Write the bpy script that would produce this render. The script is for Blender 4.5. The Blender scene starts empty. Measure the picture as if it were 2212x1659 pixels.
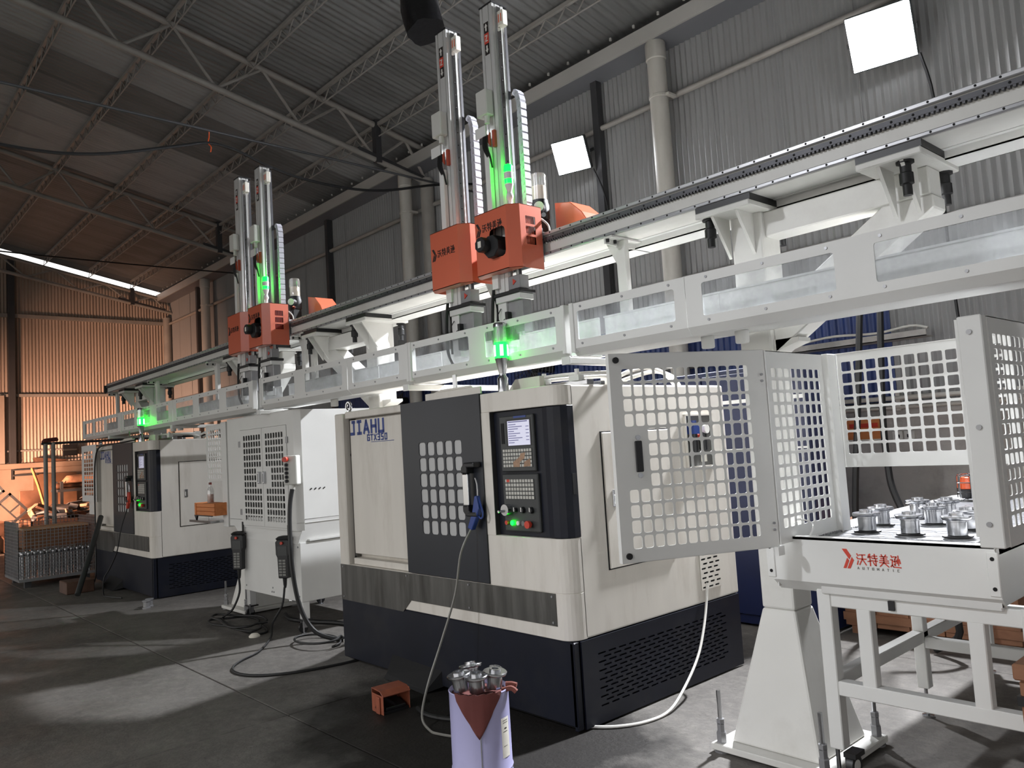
import bpy, bmesh, math, random
from mathutils import Vector, Matrix
random.seed(7)
PI = math.pi
SC = bpy.context.scene
COL = SC.collection
# ------------------------------------------------------------------ camera
cam_d = bpy.data.cameras.new('camera'); CAM = bpy.data.objects.new('camera', cam_d); COL.objects.link(CAM)
R = ((0.66519905, 0.74417402, -0.06095286), (-0.09834096, 0.00639656, -0.99513222), (-0.74016166, 0.66795517, 0.07743777))
M = Matrix.Identity(4)
for i in range(3):
    M[i][0] = R[0][i]; M[i][1] = -R[1][i]; M[i][2] = -R[2][i]
M[0][3], M[1][3], M[2][3] = 3.12649266, -3.15918677, 1.6
CAM.matrix_world = M
cam_d.sensor_width = 36.0; cam_d.lens = 1696.75 / 2212 * 36.0; cam_d.clip_start = 0.05; cam_d.clip_end = 200
SC.camera = CAM
# ------------------------------------------------------------------ exposure
SC.view_settings.view_transform = 'Standard'; SC.view_settings.look = 'None'
SC.view_settings.gamma = 1.0; SC.view_settings.use_curve_mapping = False
SC.view_settings.exposure = -0.12
# ------------------------------------------------------------------ sky
W = bpy.data.worlds.new('world'); SC.world = W; W.use_nodes = True
nt = W.node_tree; nt.nodes.clear()
out = nt.nodes.new('ShaderNodeOutputWorld'); bg = nt.nodes.new('ShaderNodeBackground')
tc = nt.nodes.new('ShaderNodeTexCoord'); sx = nt.nodes.new('ShaderNodeSeparateXYZ'); rp = nt.nodes.new('ShaderNodeValToRGB')
nt.links.new(tc.outputs['Generated'], sx.inputs[0]); nt.links.new(sx.outputs['Z'], rp.inputs[0])
rp.color_ramp.elements[0].position = 0.48; rp.color_ramp.elements[0].color = (0.22, 0.21, 0.20, 1)
rp.color_ramp.elements[1].position = 0.52; rp.color_ramp.elements[1].color = (1.0, 0.98, 0.95, 1)
mp = nt.nodes.new('ShaderNodeMath'); mp.operation = 'MULTIPLY_ADD'; mp.inputs[1].default_value = 0.5; mp.inputs[2].default_value = 0.5
nt.links.new(sx.outputs['Z'], mp.inputs[0]); nt.links.new(mp.outputs[0], rp.inputs[0])
nt.links.new(rp.outputs[0], bg.inputs[0]); bg.inputs[1].default_value = 2.0; nt.links.new(bg.outputs[0], out.inputs[0])
SKY = bg
# daylight enters through the open long side of the shed: a portal that only guides the sky's sampling
pd = bpy.data.lights.new('open_side_portal', 'AREA'); pd.shape = 'RECTANGLE'; pd.size = 24; pd.size_y = 3.4; pd.cycles.is_portal = True
po = bpy.data.objects.new('open_side_portal', pd); COL.objects.link(po); po.location = (-4.0, -7.0, 1.7); po.rotation_euler = (PI / 2, 0, 0)
FLOOD = 60.0            # radiance of the work lights' lenses
FLOOD_W = 800.0         # power each work light throws forward

# ================================================================== materials
MATS = {}
def lin(c):
    return tuple((v / 12.92 if v <= 0.04045 else ((v + 0.055) / 1.055) ** 2.4) for v in (x / 255 for x in c))
def mat(name, rgb, rough=0.5, metal=0.0, var=0.0, scale=4.0, stretch=(1, 1, 1), dirt=None, dirt_amt=0.5, dscale=3.0, bump=0.0, bscale=60.0, coat=0.0, emit=None, spec=0.5):
    if name in MATS: return MATS[name]
    m = bpy.data.materials.new(name); m.use_nodes = True; n = m.node_tree; b = n.nodes['Principled BSDF']
    col = lin(rgb)
    b.inputs['Base Color'].default_value = (*col, 1); b.inputs['Roughness'].default_value = rough; b.inputs['Metallic'].default_value = metal
    b.inputs['Specular IOR Level'].default_value = spec
    if coat: b.inputs['Coat Weight'].default_value = coat; b.inputs['Coat Roughness'].default_value = 0.15
    if emit:
        b.inputs['Emission Color'].default_value = (*lin(emit[0]), 1); b.inputs['Emission Strength'].default_value = emit[1]
    if var or dirt or bump:
        tc = n.nodes.new('ShaderNodeTexCoord'); mp = n.nodes.new('ShaderNodeMapping'); mp.inputs['Scale'].default_value = stretch
        n.links.new(tc.outputs['Object'], mp.inputs[0])
        ns = n.nodes.new('ShaderNodeTexNoise'); ns.inputs['Scale'].default_value = scale; ns.inputs['Detail'].default_value = 5
        n.links.new(mp.outputs[0], ns.inputs['Vector'])
        hv = n.nodes.new('ShaderNodeMapRange'); hv.inputs['To Min'].default_value = 1 - var; hv.inputs['To Max'].default_value = 1 + var
        hv.inputs['From Min'].default_value = 0.3; hv.inputs['From Max'].default_value = 0.7
        n.links.new(ns.outputs[0], hv.inputs[0])
        mx = n.nodes.new('ShaderNodeVectorMath'); mx.operation = 'SCALE'; mx.inputs[0].default_value = col
        n.links.new(hv.outputs[0], mx.inputs['Scale']); last = mx.outputs[0]
        if dirt:
            d = n.nodes.new('ShaderNodeTexNoise'); d.inputs['Scale'].default_value = dscale; d.inputs['Detail'].default_value = 7; d.inputs['Roughness'].default_value = 0.65
            n.links.new(mp.outputs[0], d.inputs['Vector'])
            r = n.nodes.new('ShaderNodeMapRange'); r.inputs['From Min'].default_value = 0.5; r.inputs['From Max'].default_value = 0.72; r.inputs['To Max'].default_value = dirt_amt
            n.links.new(d.outputs[0], r.inputs[0])
            mm = n.nodes.new('ShaderNodeMix'); mm.data_type = 'RGBA'; mm.inputs[7].default_value = (*lin(dirt), 1)
            n.links.new(r.outputs[0], mm.inputs[0]); n.links.new(last, mm.inputs[6]); last = mm.outputs[2]
        n.links.new(last, b.inputs['Base Color'])
        if bump:
            nb = n.nodes.new('ShaderNodeTexNoise'); nb.inputs['Scale'].default_value = bscale; nb.inputs['Detail'].default_value = 4
            n.links.new(tc.outputs['Object'], nb.inputs['Vector'])
            bp = n.nodes.new('ShaderNodeBump'); bp.inputs['Strength'].default_value = bump; bp.inputs['Distance'].default_value = 0.01
            n.links.new(nb.outputs[0], bp.inputs['Height']); n.links.new(bp.outputs[0], b.inputs['Normal'])
    MATS[name] = m
    return m
def clear(name, film=(225, 228, 230), gloss=0.10, haze=0.10, rough=0.04):
    m = bpy.data.materials.new(name); m.use_nodes = True; n = m.node_tree; n.nodes.clear()
    o = n.nodes.new('ShaderNodeOutputMaterial'); t = n.nodes.new('ShaderNodeBsdfTransparent'); g = n.nodes.new('ShaderNodeBsdfGlossy'); d = n.nodes.new('ShaderNodeBsdfDiffuse')
    g.inputs['Roughness'].default_value = rough; d.inputs[0].default_value = (*lin(film), 1); t.inputs[0].default_value = (0.95, 0.96, 0.97, 1)
    a = n.nodes.new('ShaderNodeMixShader'); b = n.nodes.new('ShaderNodeMixShader')
    ns = n.nodes.new('ShaderNodeTexNoise'); ns.inputs['Scale'].default_value = 9; ns.inputs['Detail'].default_value = 6
    tc = n.nodes.new('ShaderNodeTexCoord'); n.links.new(tc.outputs['Object'], ns.inputs['Vector'])
    mr = n.nodes.new('ShaderNodeMapRange'); mr.inputs['From Min'].default_value = 0.35; mr.inputs['From Max'].default_value = 0.75; mr.inputs['To Min'].default_value = haze * 0.5; mr.inputs['To Max'].default_value = haze * 2.2
    n.links.new(ns.outputs[0], mr.inputs[0]); n.links.new(mr.outputs[0], a.inputs[0])
    n.links.new(t.outputs[0], a.inputs[1]); n.links.new(d.outputs[0], a.inputs[2]); b.inputs[0].default_value = gloss
    n.links.new(a.outputs[0], b.inputs[1]); n.links.new(g.outputs[0], b.inputs[2]); n.links.new(b.outputs[0], o.inputs[0])
    MATS[name] = m
    return m
WHITE = mat('white_powder_coat', (214, 213, 208), 0.42, var=0.04, scale=2.5, dirt=(165, 160, 150), dirt_amt=0.30, dscale=2.2)
GUARD = mat('guard_white', (220, 220, 217), 0.45, var=0.03, scale=3)
CREAM = mat('cream_enamel', (211, 206, 197), 0.40, var=0.04, scale=1.6, stretch=(3, 3, 0.6), dirt=(150, 138, 122), dirt_amt=0.30, dscale=2.0)
NAVY = mat('navy_enamel', (19, 22, 33), 0.42, var=0.25, scale=2.5, dirt=(52, 50, 48), dirt_amt=0.30, dscale=4.0, spec=.3)
NAVYD = mat('navy_door', (32, 35, 42), 0.38, var=0.12, scale=2, stretch=(1, 1, 0.4))
DARK = mat('black_void', (10, 10, 12), 0.8)
BLACK = mat('black_plastic', (26, 26, 28), 0.42, var=0.1, scale=9)
RUBBER = mat('black_rubber', (18, 18, 19), 0.55, var=0.1, scale=12)
CHAR = mat('charcoal_panel', (52, 54, 54), 0.42, var=0.06, scale=6)
STRIP = mat('stained_steel', (104, 103, 100), 0.38, metal=0.7, var=0.28, scale=3.0, stretch=(4, 4, 0.5), dirt=(58, 54, 50), dirt_amt=0.6, dscale=2.5)
STEEL = mat('machined_steel', (192, 193, 196), 0.20, metal=1.0, var=0.08, scale=14)
CHROME = mat('chrome', (225, 226, 228), 0.10, metal=1.0, var=0.02)
ALU = mat('anodised_aluminium', (222, 222, 220), 0.30, metal=0.35, var=0.05, scale=4, stretch=(1, 1, 0.1))
RAIL = mat('rail_steel', (150, 150, 152), 0.34, metal=0.45, var=0.15, scale=7)
RACK = mat('rack_steel', (78, 78, 82), 0.45, metal=0.4, var=0.15, scale=9)
ORANGE = mat('orange_enamel', (208, 104, 76), 0.30, var=0.05, scale=3, coat=0.35)
RED = mat('red_plastic', (196, 62, 44), 0.4, var=0.05)
ROOF = mat('roof_sheet', (128, 128, 127), 0.55, metal=0.25, var=0.10, scale=1.2, stretch=(3, 0.4, 1), dirt=(70, 68, 66), dirt_amt=0.4, dscale=1.5)
ROOFL = mat('roof_sheet_pale', (166, 167, 166), 0.55, metal=0.2, var=0.08, scale=1.2, stretch=(3, 0.4, 1), dirt=(100, 98, 96), dirt_amt=0.4, dscale=1.5)
WALLM = mat('wall_sheet', (150, 150, 149), 0.46, metal=0.2, var=0.04, scale=0.8, stretch=(3, 3, 0.25), dirt=(112, 109, 105), dirt_amt=0.22, dscale=0.8)
WALLE = mat('end_wall_sheet', (176, 160, 146), 0.5, metal=0.2, var=0.08, scale=1.5, stretch=(1, 3, 0.25), dirt=(120, 105, 92), dirt_amt=0.4, dscale=1.4)
BLUES = mat('blue_sheet', (32, 53, 106), 0.5, var=0.18, scale=2.0, stretch=(4, 4, 0.4), dirt=(24, 30, 52), dirt_amt=0.6, dscale=2.5)
PIPE = mat('painted_truss_steel', (150, 146, 140), 0.45, var=0.12, scale=4)
DPOST = mat('dark_post_steel', (60, 60, 62), 0.5, var=0.1, scale=4)
GUTTER = mat('gutter_steel', (172, 170, 165), 0.5, var=0.06, scale=1.5)
PVC = mat('grey_pvc', (186, 183, 175), 0.42, var=0.06, scale=2, stretch=(1, 1, 0.3), dirt=(140, 134, 124), dirt_amt=0.4)
CONC = mat('plinth_concrete', (168, 165, 160), 0.85, var=0.12, scale=2.5, dirt=(84, 80, 76), dirt_amt=0.5, dscale=1.8, bump=0.25)
CONCE = mat('end_plinth_render', (166, 144, 126), 0.85, var=0.12, scale=1.8, dirt=(130, 98, 74), dirt_amt=0.5, dscale=1.5, bump=0.2)
WOOD = mat('plywood', (138, 96, 70), 0.7, var=0.25, scale=3, stretch=(1, 1, 4), dirt=(92, 52, 34), dirt_amt=0.6, dscale=3)
WOODL = mat('orange_timber', (206, 128, 74), 0.65, var=0.15, scale=5, stretch=(0.5, 4, 4), dirt=(150, 84, 44), dirt_amt=0.5)
RUST = mat('rusty_scrap', (128, 92, 72), 0.6, metal=0.3, var=0.35, scale=6, dirt=(62, 46, 40), dirt_amt=0.7)
BUCKET = mat('lilac_tin', (168, 166, 204), 0.32, var=0.05, scale=3, dirt=(130, 126, 150), dirt_amt=0.3)
CLOTH = mat('maroon_cloth', (98, 50, 46), 0.9, var=0.12, scale=7, bump=0.2, bscale=220)
GREENL = mat('green_lamp', (20, 235, 120), 0.3, emit=((1, 255, 12), 36.0))
GREENC = mat('green_core', (235, 240, 255), 0.3, emit=((225, 255, 240), 1.3))
SCREEN = mat('lit_screen', (210, 210, 225), 0.25, emit=((200, 200, 226), 0.45))
BLUEINK = mat('blue_ink', (46, 66, 132), 0.5)
REDINK = mat('red_ink', (204, 64, 44), 0.5)
GREYINK = mat('grey_ink', (128, 124, 118), 0.5)
BLACKINK = mat('black_ink', (36, 28, 26), 0.45)
WHITEINK = mat('white_ink', (228, 226, 220), 0.5)
KEYS = mat('pale_keys', (186, 184, 176), 0.55, var=0.15, scale=40)
TAPE = mat('brown_tape', (150, 118, 92), 0.4, var=0.25, scale=30)
BLUEP = mat('blue_plastic', (42, 64, 128), 0.4)
LIGHTG = mat('grey_box_plastic', (200, 200, 194), 0.45)
PANE = mat('door_film', (178, 178, 177), 0.38, var=0.06, scale=2)
HOSEW = mat('white_hose', (214, 212, 206), 0.4)
PAPER = mat('paper_label', (222, 218, 206), 0.7, var=0.05, scale=20)
AMBER = mat('amber_lens', (226, 92, 44), 0.25, coat=0.5)
CARTON = mat('amber_bottle', (170, 110, 84), 0.25)
SMOKE = clear('smoky_tube', film=(190, 192, 194), gloss=0.30, haze=0.30, rough=0.08)
ACRYL = clear('acrylic_window', gloss=0.09, haze=0.13)
CLEARP = clear('clear_reservoir', film=(230, 225, 215), gloss=0.14, haze=0.14)
def lens_mat(name, s, c=(1, 1, 1)):
    m = bpy.data.materials.new(name); m.use_nodes = True; n = m.node_tree; n.nodes.clear()
    o = n.nodes.new('ShaderNodeOutputMaterial'); e = n.nodes.new('ShaderNodeEmission'); e.inputs[0].default_value = (*c, 1); e.inputs[1].default_value = s
    n.links.new(e.outputs[0], o.inputs[0]); return m
LENS = lens_mat('floodlight_lens', FLOOD, (0.93, 0.95, 1.0))

# ================================================================== mesh helpers
ORG = {}
class MB:
    def __init__(s): s.v = []; s.f = []
    def add(s, vs, fs):
        k = len(s.v); s.v += [tuple(p) for p in vs]; s.f += [tuple(i + k for i in f) for f in fs]; return s
    def box(s, x0, y0, z0, x1, y1, z1):
        return s.add([(x0, y0, z0), (x1, y0, z0), (x1, y1, z0), (x0, y1, z0), (x0, y0, z1), (x1, y0, z1), (x1, y1, z1), (x0, y1, z1)],
                     [(3, 2, 1, 0), (4, 5, 6, 7), (0, 1, 5, 4), (1, 2, 6, 5), (2, 3, 7, 6), (3, 0, 4, 7)])
    def hexa(s, p):
        return s.add(p, [(3, 2, 1, 0), (4, 5, 6, 7), (0, 1, 5, 4), (1, 2, 6, 5), (2, 3, 7, 6), (3, 0, 4, 7)])
    def bar(s, a, b, w, h, up=(0, 0, 1)):
        a = Vector(a); b = Vector(b); d = (b - a).normalized(); u = Vector(up)
        if abs(d.dot(u)) > 0.98: u = Vector((0, 1, 0))
        r = d.cross(u).normalized() * w / 2; u = r.cross(d).normalized() * h / 2
        return s.hexa([a - r - u, a + r - u, b + r - u, b - r - u, a - r + u, a + r + u, b + r + u, b - r + u])
    def prism(s, poly, plane, a, b):
        n = len(poly)
        def P(q, t): return {'xy': (q[0], q[1], t), 'xz': (q[0], t, q[1]), 'yz': (t, q[0], q[1])}[plane]
        vs = [P(q, a) for q in poly] + [P(q, b) for q in poly]
        return s.add(vs, [tuple(range(n))[::-1], tuple(range(n, 2 * n))] + [(i, (i + 1) % n, n + (i + 1) % n, n + i) for i in range(n)])
    def cyl(s, p, q, r, n=12, r2=None, cap=True):
        p = Vector(p); q = Vector(q); d = (q - p).normalized(); u = Vector((0, 0, 1)) if abs(d.z) < 0.9 else Vector((1, 0, 0))
        a = d.cross(u).normalized(); b = d.cross(a); r2 = r if r2 is None else r2
        vs = []
        for c, rr in ((p, r), (q, r2)):
            vs += [c + (a * math.cos(2 * PI * i / n) + b * math.sin(2 * PI * i / n)) * rr for i in range(n)]
        fs = [(i, (i + 1) % n, n + (i + 1) % n, n + i) for i in range(n)]
        if cap: fs += [tuple(range(n))[::-1], tuple(range(n, 2 * n))]
        return s.add(vs, fs)
    def lathe(s, c, prof, n=20):
        vs = []; k = len(prof)
        for r, z in prof:
            vs += [(c[0] + r * math.cos(2 * PI * i / n), c[1] + r * math.sin(2 * PI * i / n), c[2] + z) for i in range(n)]
        fs = [(j * n + i, j * n + (i + 1) % n, (j + 1) * n + (i + 1) % n, (j + 1) * n + i) for j in range(k - 1) for i in range(n)]
        if prof[0][0] > 1e-4: fs.append(tuple(range(n))[::-1])
        if prof[-1][0] > 1e-4: fs.append(tuple(range((k - 1) * n, k * n)))
        return s.add(vs, fs)
    def tube(s, pts, r, n=6, smooth=4, closed=False):
        pts = [Vector(p) for p in pts]
        if smooth > 1 and len(pts) > 2:
            q = []
            m = len(pts)
            rng = range(m if closed else m - 1)
            for i in rng:
                g = lambda k: pts[k % m] if closed else pts[min(max(k, 0), m - 1)]
                a, b, c, d = g(i - 1), g(i), g(i + 1), g(i + 2)
                for j in range(smooth):
                    t = j / smooth
                    q.append(0.5 * ((2 * b) + (-a + c) * t + (2 * a - 5 * b + 4 * c - d) * t * t + (-a + 3 * b - 3 * c + d) * t ** 3))
            if not closed: q.append(pts[-1])
            pts = q
        m = len(pts); vs = []; ref = None
        for i in range(m):
            if closed: d = pts[(i + 1) % m] - pts[i - 1]
            else: d = pts[min(i + 1, m - 1)] - pts[max(i - 1, 0)]
            d.normalize()
            if ref is None: ref = Vector((0, 0, 1)) if abs(d.z) < 0.9 else Vector((1, 0, 0))
            a = (ref - d * ref.dot(d))
            if a.length < 1e-5: a = d.orthogonal()
            a.normalize(); ref = a; b = d.cross(a)
            vs += [pts[i] + (a * math.cos(2 * PI * k / n) + b * math.sin(2 * PI * k / n)) * r for k in range(n)]
        fs = []
        for i in range(m if closed else m - 1):
            j = (i + 1) % m
            fs += [(i * n + k, i * n + (k + 1) % n, j * n + (k + 1) % n, j * n + k) for k in range(n)]
        if not closed: fs += [tuple(range(n))[::-1], tuple(range((m - 1) * n, m * n))]
        return s.add(vs, fs)
    def perf(s, O, U, V, W, H, t, cols, rows, r, skip=None, seg=2):
        """sheet of W x H along U, V with rounded holes cut through (cols, rows: lists of intervals); thickness t along U x V"""
        O = Vector(O); U = Vector(U).normalized(); V = Vector(V).normalized(); N = U.cross(V)
        P = lambda u, v, w: O + U * u + V * v + N * w
        ub = [0] + [(cols[i][1] + cols[i + 1][0]) / 2 for i in range(len(cols) - 1)] + [W]
        vb = [0] + [(rows[i][1] + rows[i + 1][0]) / 2 for i in range(len(rows) - 1)] + [H]
        for i, (a0, a1) in enumerate(cols):
            for j, (c0, c1) in enumerate(rows):
                o = [(ub[i], vb[j]), (ub[i + 1], vb[j]), (ub[i + 1], vb[j + 1]), (ub[i], vb[j + 1])]
                if skip and skip(i, j):
                    s.add([P(*q, 0) for q in o] + [P(*q, t) for q in o], [(3, 2, 1, 0), (4, 5, 6, 7)]); continue
                h = []
                for (cx, cy, st) in ((a0 + r, c0 + r, PI), (a1 - r, c0 + r, 1.5 * PI), (a1 - r, c1 - r, 0), (a0 + r, c1 - r, 0.5 * PI)):
                    h += [(cx + r * math.cos(st + k * PI / 2 / seg), cy + r * math.sin(st + k * PI / 2 / seg)) for k in range(seg + 1)]
                m = len(h); q = seg + 1
                vs = [P(*p, 0) for p in o] + [P(*p, 0) for p in h] + [P(*p, t) for p in o] + [P(*p, t) for p in h]
                fs = []; B = 4 + m
                for k in range(4):
                    for l in range(seg):
                        fs.append((k, 4 + k * q + l, 4 + k * q + l + 1)); fs.append((B + k, B + 4 + k * q + l + 1, B + 4 + k * q + l))
                    k2 = (k + 1) % 4
                    fs.append((k2, k, 4 + k * q + seg, 4 + k2 * q)); fs.append((B + k, B + k2, B + 4 + k2 * q, B + 4 + k * q + seg))
                fs += [(4 + l, B + 4 + l, B + 4 + (l + 1) % m, 4 + (l + 1) % m) for l in range(m)]
                s.add(vs, fs)
        o = [(0, 0), (W, 0), (W, H), (0, H)]
        return s.add([P(*q, 0) for q in o] + [P(*q, t) for q in o], [(k, (k + 1) % 4, 4 + (k + 1) % 4, 4 + k) for k in range(4)])
    def corr(s, O, U, V, W, H0, H1, amp, pitch, seg=6):
        """corrugated sheet, ribs along V; height may slope from H0 to H1 across the width"""
        O = Vector(O); U = Vector(U).normalized(); V = Vector(V).normalized(); N = U.cross(V)
        n = max(2, int(round(W / pitch * seg))); vs = []
        for i in range(n + 1):
            u = W * i / n; w = amp * math.cos(2 * PI * u / pitch)
            vs += [O + U * u + N * w, O + U * u + N * w + V * (H0 + (H1 - H0) * i / n)]
        return s.add(vs, [(2 * i, 2 * i + 2, 2 * i + 3, 2 * i + 1) for i in range(n)])
    def strokes(s, O, U, V, lines, w, d=0.002, cap=True):
        """flat lettering strokes raised d above the plane O, U, V"""
        O = Vector(O); U = Vector(U).normalized(); V = Vector(V).normalized(); N = U.cross(V)
        for ln in lines:
            for (a, b) in zip(ln, ln[1:]):
                a = Vector((a[0], a[1])); b = Vector((b[0], b[1])); t = (b - a)
                if t.length < 1e-6: continue
                t.normalize(); p = Vector((-t.y, t.x)) * w / 2; e = t * w * 0.35
                q = [a - e - p, b + e - p, b + e + p, a - e + p]
                s.hexa([O + U * c.x + V * c.y for c in q] + [O + U * c.x + V * c.y + N * d for c in q])
        return s
    def polys(s, O, U, V, pl, d=0.002):
        O = Vector(O); U = Vector(U).normalized(); V = Vector(V).normalized(); N = U.cross(V)
        for p in pl:
            n = len(p)
            s.add([O + U * a + V * b for a, b in p] + [O + U * a + V * b + N * d for a, b in p],
                  [tuple(range(n))[::-1], tuple(range(n, 2 * n))] + [(i, (i + 1) % n, n + (i + 1) % n, n + i) for i in range(n)])
        return s
    def build(s, name, m, parent=None, smooth=False, bev=0, seg=1, at=None):
        if parent is not None:
            o = Vector(ORG.get(parent.name, (0, 0, 0)))
        elif at is not None: o = Vector(at)
        else:
            lo = [min(p[i] for p in s.v) for i in range(3)]; hi = [max(p[i] for p in s.v) for i in range(3)]
            o = Vector(((lo[0] + hi[0]) / 2, (lo[1] + hi[1]) / 2, lo[2]))
        me = bpy.data.meshes.new(name); me.from_pydata([tuple(Vector(p) - o) for p in s.v], [], s.f)
        bm = bmesh.new(); bm.from_mesh(me); bmesh.ops.recalc_face_normals(bm, faces=bm.faces) if len(s.f) < 4000 else None; bm.to_mesh(me); bm.free()
        me.materials.append(m)
        if smooth:
            me.polygons.foreach_set('use_smooth', [True] * len(me.polygons)); me.set_sharp_from_angle(angle=math.radians(40))
        ob = bpy.data.objects.new(name, me); COL.objects.link(ob)
        if parent is not None: ob.parent = parent
        else: ob.location = o
        ORG[ob.name] = tuple(o)
        if bev:
            md = ob.modifiers.new('edge', 'BEVEL'); md.width = bev; md.segments = seg; md.limit_method = 'ANGLE'; md.angle_limit = math.radians(40)
        return ob
def tag(o, label, cat, group=None, kind=None):
    o['label'] = label; o['category'] = cat
    if group: o['group'] = group
    if kind: o['kind'] = kind
    return o
def thing(name, label, cat, loc=(0, 0, 0), group=None, rz=0.0, local=False, rot=None):
    o = bpy.data.objects.new(name, None); COL.objects.link(o); o.location = loc; o.empty_display_size = 0.1
    o.rotation_euler = rot if rot else (0, 0, rz)
    ORG[o.name] = (0, 0, 0) if (local or rz or rot) else tuple(loc)
    return tag(o, label, cat, group)
def struct(name, loc=(0, 0, 0)):
    o = bpy.data.objects.new(name, None); COL.objects.link(o); o.location = loc; o['kind'] = 'structure'; ORG[o.name] = tuple(loc); return o
def copy_tree(o, parent=None):
    c = o.copy(); COL.objects.link(c)
    if parent is not None: c.parent = parent
    ORG[c.name] = ORG.get(o.name, (0, 0, 0))
    for ch in list(o.children): copy_tree(ch, c)
    return c
def stuff(o): o['kind'] = 'stuff'; return o
def dupe(o, parent, loc, rot=None):
    c = o.copy(); COL.objects.link(c); c.parent = parent; c.location = loc
    if rot: c.rotation_euler = rot
    return c
def grid(n, a, b, frac):
    p = (b - a) / (n - (1 - frac)); return [(a + i * p, a + i * p + p * frac) for i in range(n)]
# ------------------------------------------------------------------ stroke lettering
F = {'|': [[(.3, 0), (.3, 1)]], 'J': [[(.1, 0), (.5, 0), (.5, 1)], [(.3, 1), (.6, 1)]], 'I': [[(.3, 0), (.3, 1)], [(.08, 1), (.52, 1)], [(.08, 0), (.52, 0)]],
     'A': [[(0, 0), (.3, 1), (.6, 0)], [(.12, .3), (.48, .3)]], 'H': [[(.05, 0), (.05, 1)], [(.6, 0), (.6, 1)], [(.05, .5), (.6, .5)]],
     'U': [[(.05, 1), (.05, 0), (.6, 0), (.6, 1)]], 'G': [[(.6, .85), (.6, 1), (.05, 1), (.05, 0), (.6, 0), (.6, .5), (.35, .5)]],
     'T': [[(0, 1), (.6, 1)], [(.3, 1), (.3, 0)]], 'X': [[(0, 0), (.6, 1)], [(0, 1), (.6, 0)]],
     '3': [[(0, 1), (.55, 1), (.55, 0), (0, 0)], [(.1, .5), (.55, .5)]], '5': [[(.55, 1), (.05, 1), (.05, .52), (.55, .52), (.55, 0), (0, 0)]],
     '0': [[(.05, 0), (.05, 1), (.55, 1), (.55, 0), (.05, 0)]], 'O': [[(.05, 0), (.05, 1), (.58, 1), (.58, 0), (.05, 0)]],
     'M': [[(0, 0), (0, 1), (.32, .35), (.64, 1), (.64, 0)]], 'C': [[(.6, 1), (.05, 1), (.05, 0), (.6, 0)]], 'Z': [[(0, 1), (.6, 1), (0, 0), (.6, 0)]]}
def word(t, x, y, h, adv, w=None):
    k = 1.0 if w is None else w; res = []
    for i, ch in enumerate(t):
        res += [[(x + i * adv + p[0] * h * k, y + p[1] * h) for p in ln] for ln in F.get(ch, [])]
    return res
HAN = [
 [[(.06, .94), (.16, .78)], [(.03, .66), (.13, .52)], [(.04, .06), (.15, .36)], [(.28, .85), (.90, .88)], [(.24, .53), (.98, .53)], [(.60, .86), (.60, .53), (.28, .05)], [(.62, .50), (.96, .05)]],
 [[(.14, .92), (.06, .66)], [(.08, .74), (.42, .74)], [(.25, .98), (.25, .02)], [(.02, .36), (.44, .44)], [(.50, .83), (.96, .83)], [(.72, .98), (.72, .64)], [(.46, .64), (.99, .64)], [(.46, .43), (.99, .43)], [(.82, .60), (.82, .06), (.70, .10)], [(.56, .32), (.66, .16)]],
 [[(.28, .98), (.38, .84)], [(.72, .98), (.62, .84)], [(.14, .82), (.86, .82)], [(.20, .66), (.80, .66)], [(.08, .50), (.94, .50)], [(.50, .82), (.50, .36)], [(.06, .34), (.96, .34)], [(.50, .36), (.10, .03)], [(.52, .32), (.94, .03)]],
 [[(.10, .95), (.20, .80)], [(.02, .62), (.20, .62), (.17, .20), (.02, .07)], [(.16, .18), (.30, .05), (.99, .03)], [(.30, .87), (.60, .87), (.45, .68), (.45, .20), (.36, .24)], [(.28, .50), (.64, .54)], [(.78, .96), (.78, .20)], [(.68, .66), (.63, .36)], [(.89, .68), (.96, .36)]]]
def logo(parent, O, U, V, h, ink, ink2=None, sub=True):
    """chevron and the four characters, h = chevron height"""
    O = Vector(O)
    MB().polys(O, U, V, [[(a * h, b * h) for a, b in p] for p in (((0, 1), (.24, 1), (.46, .66), (.35, .47)), ((.24, .54), (.34, .41), (.15, 0), (0, 0)), ((.49, .60), (.59, .44), (.37, 0), (.21, 0)))]).build('logo_chevron', ink, parent)
    ln = []
    for i, g in enumerate(HAN):
        ln += [[((.74 + i * .57 + p[0] * .50) * h, (.20 + p[1] * .62) * h) for p in l] for l in g]
    MB().strokes(O, U, V, ln, .055 * h).build('logo_characters', ink, parent)
    if sub:
        MB().strokes(O, U, V, word('AUTOMAT|C', .75 * h, .0, .11 * h, .252 * h, 1.2), .022 * h).build('logo_word', ink2, parent)

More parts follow.
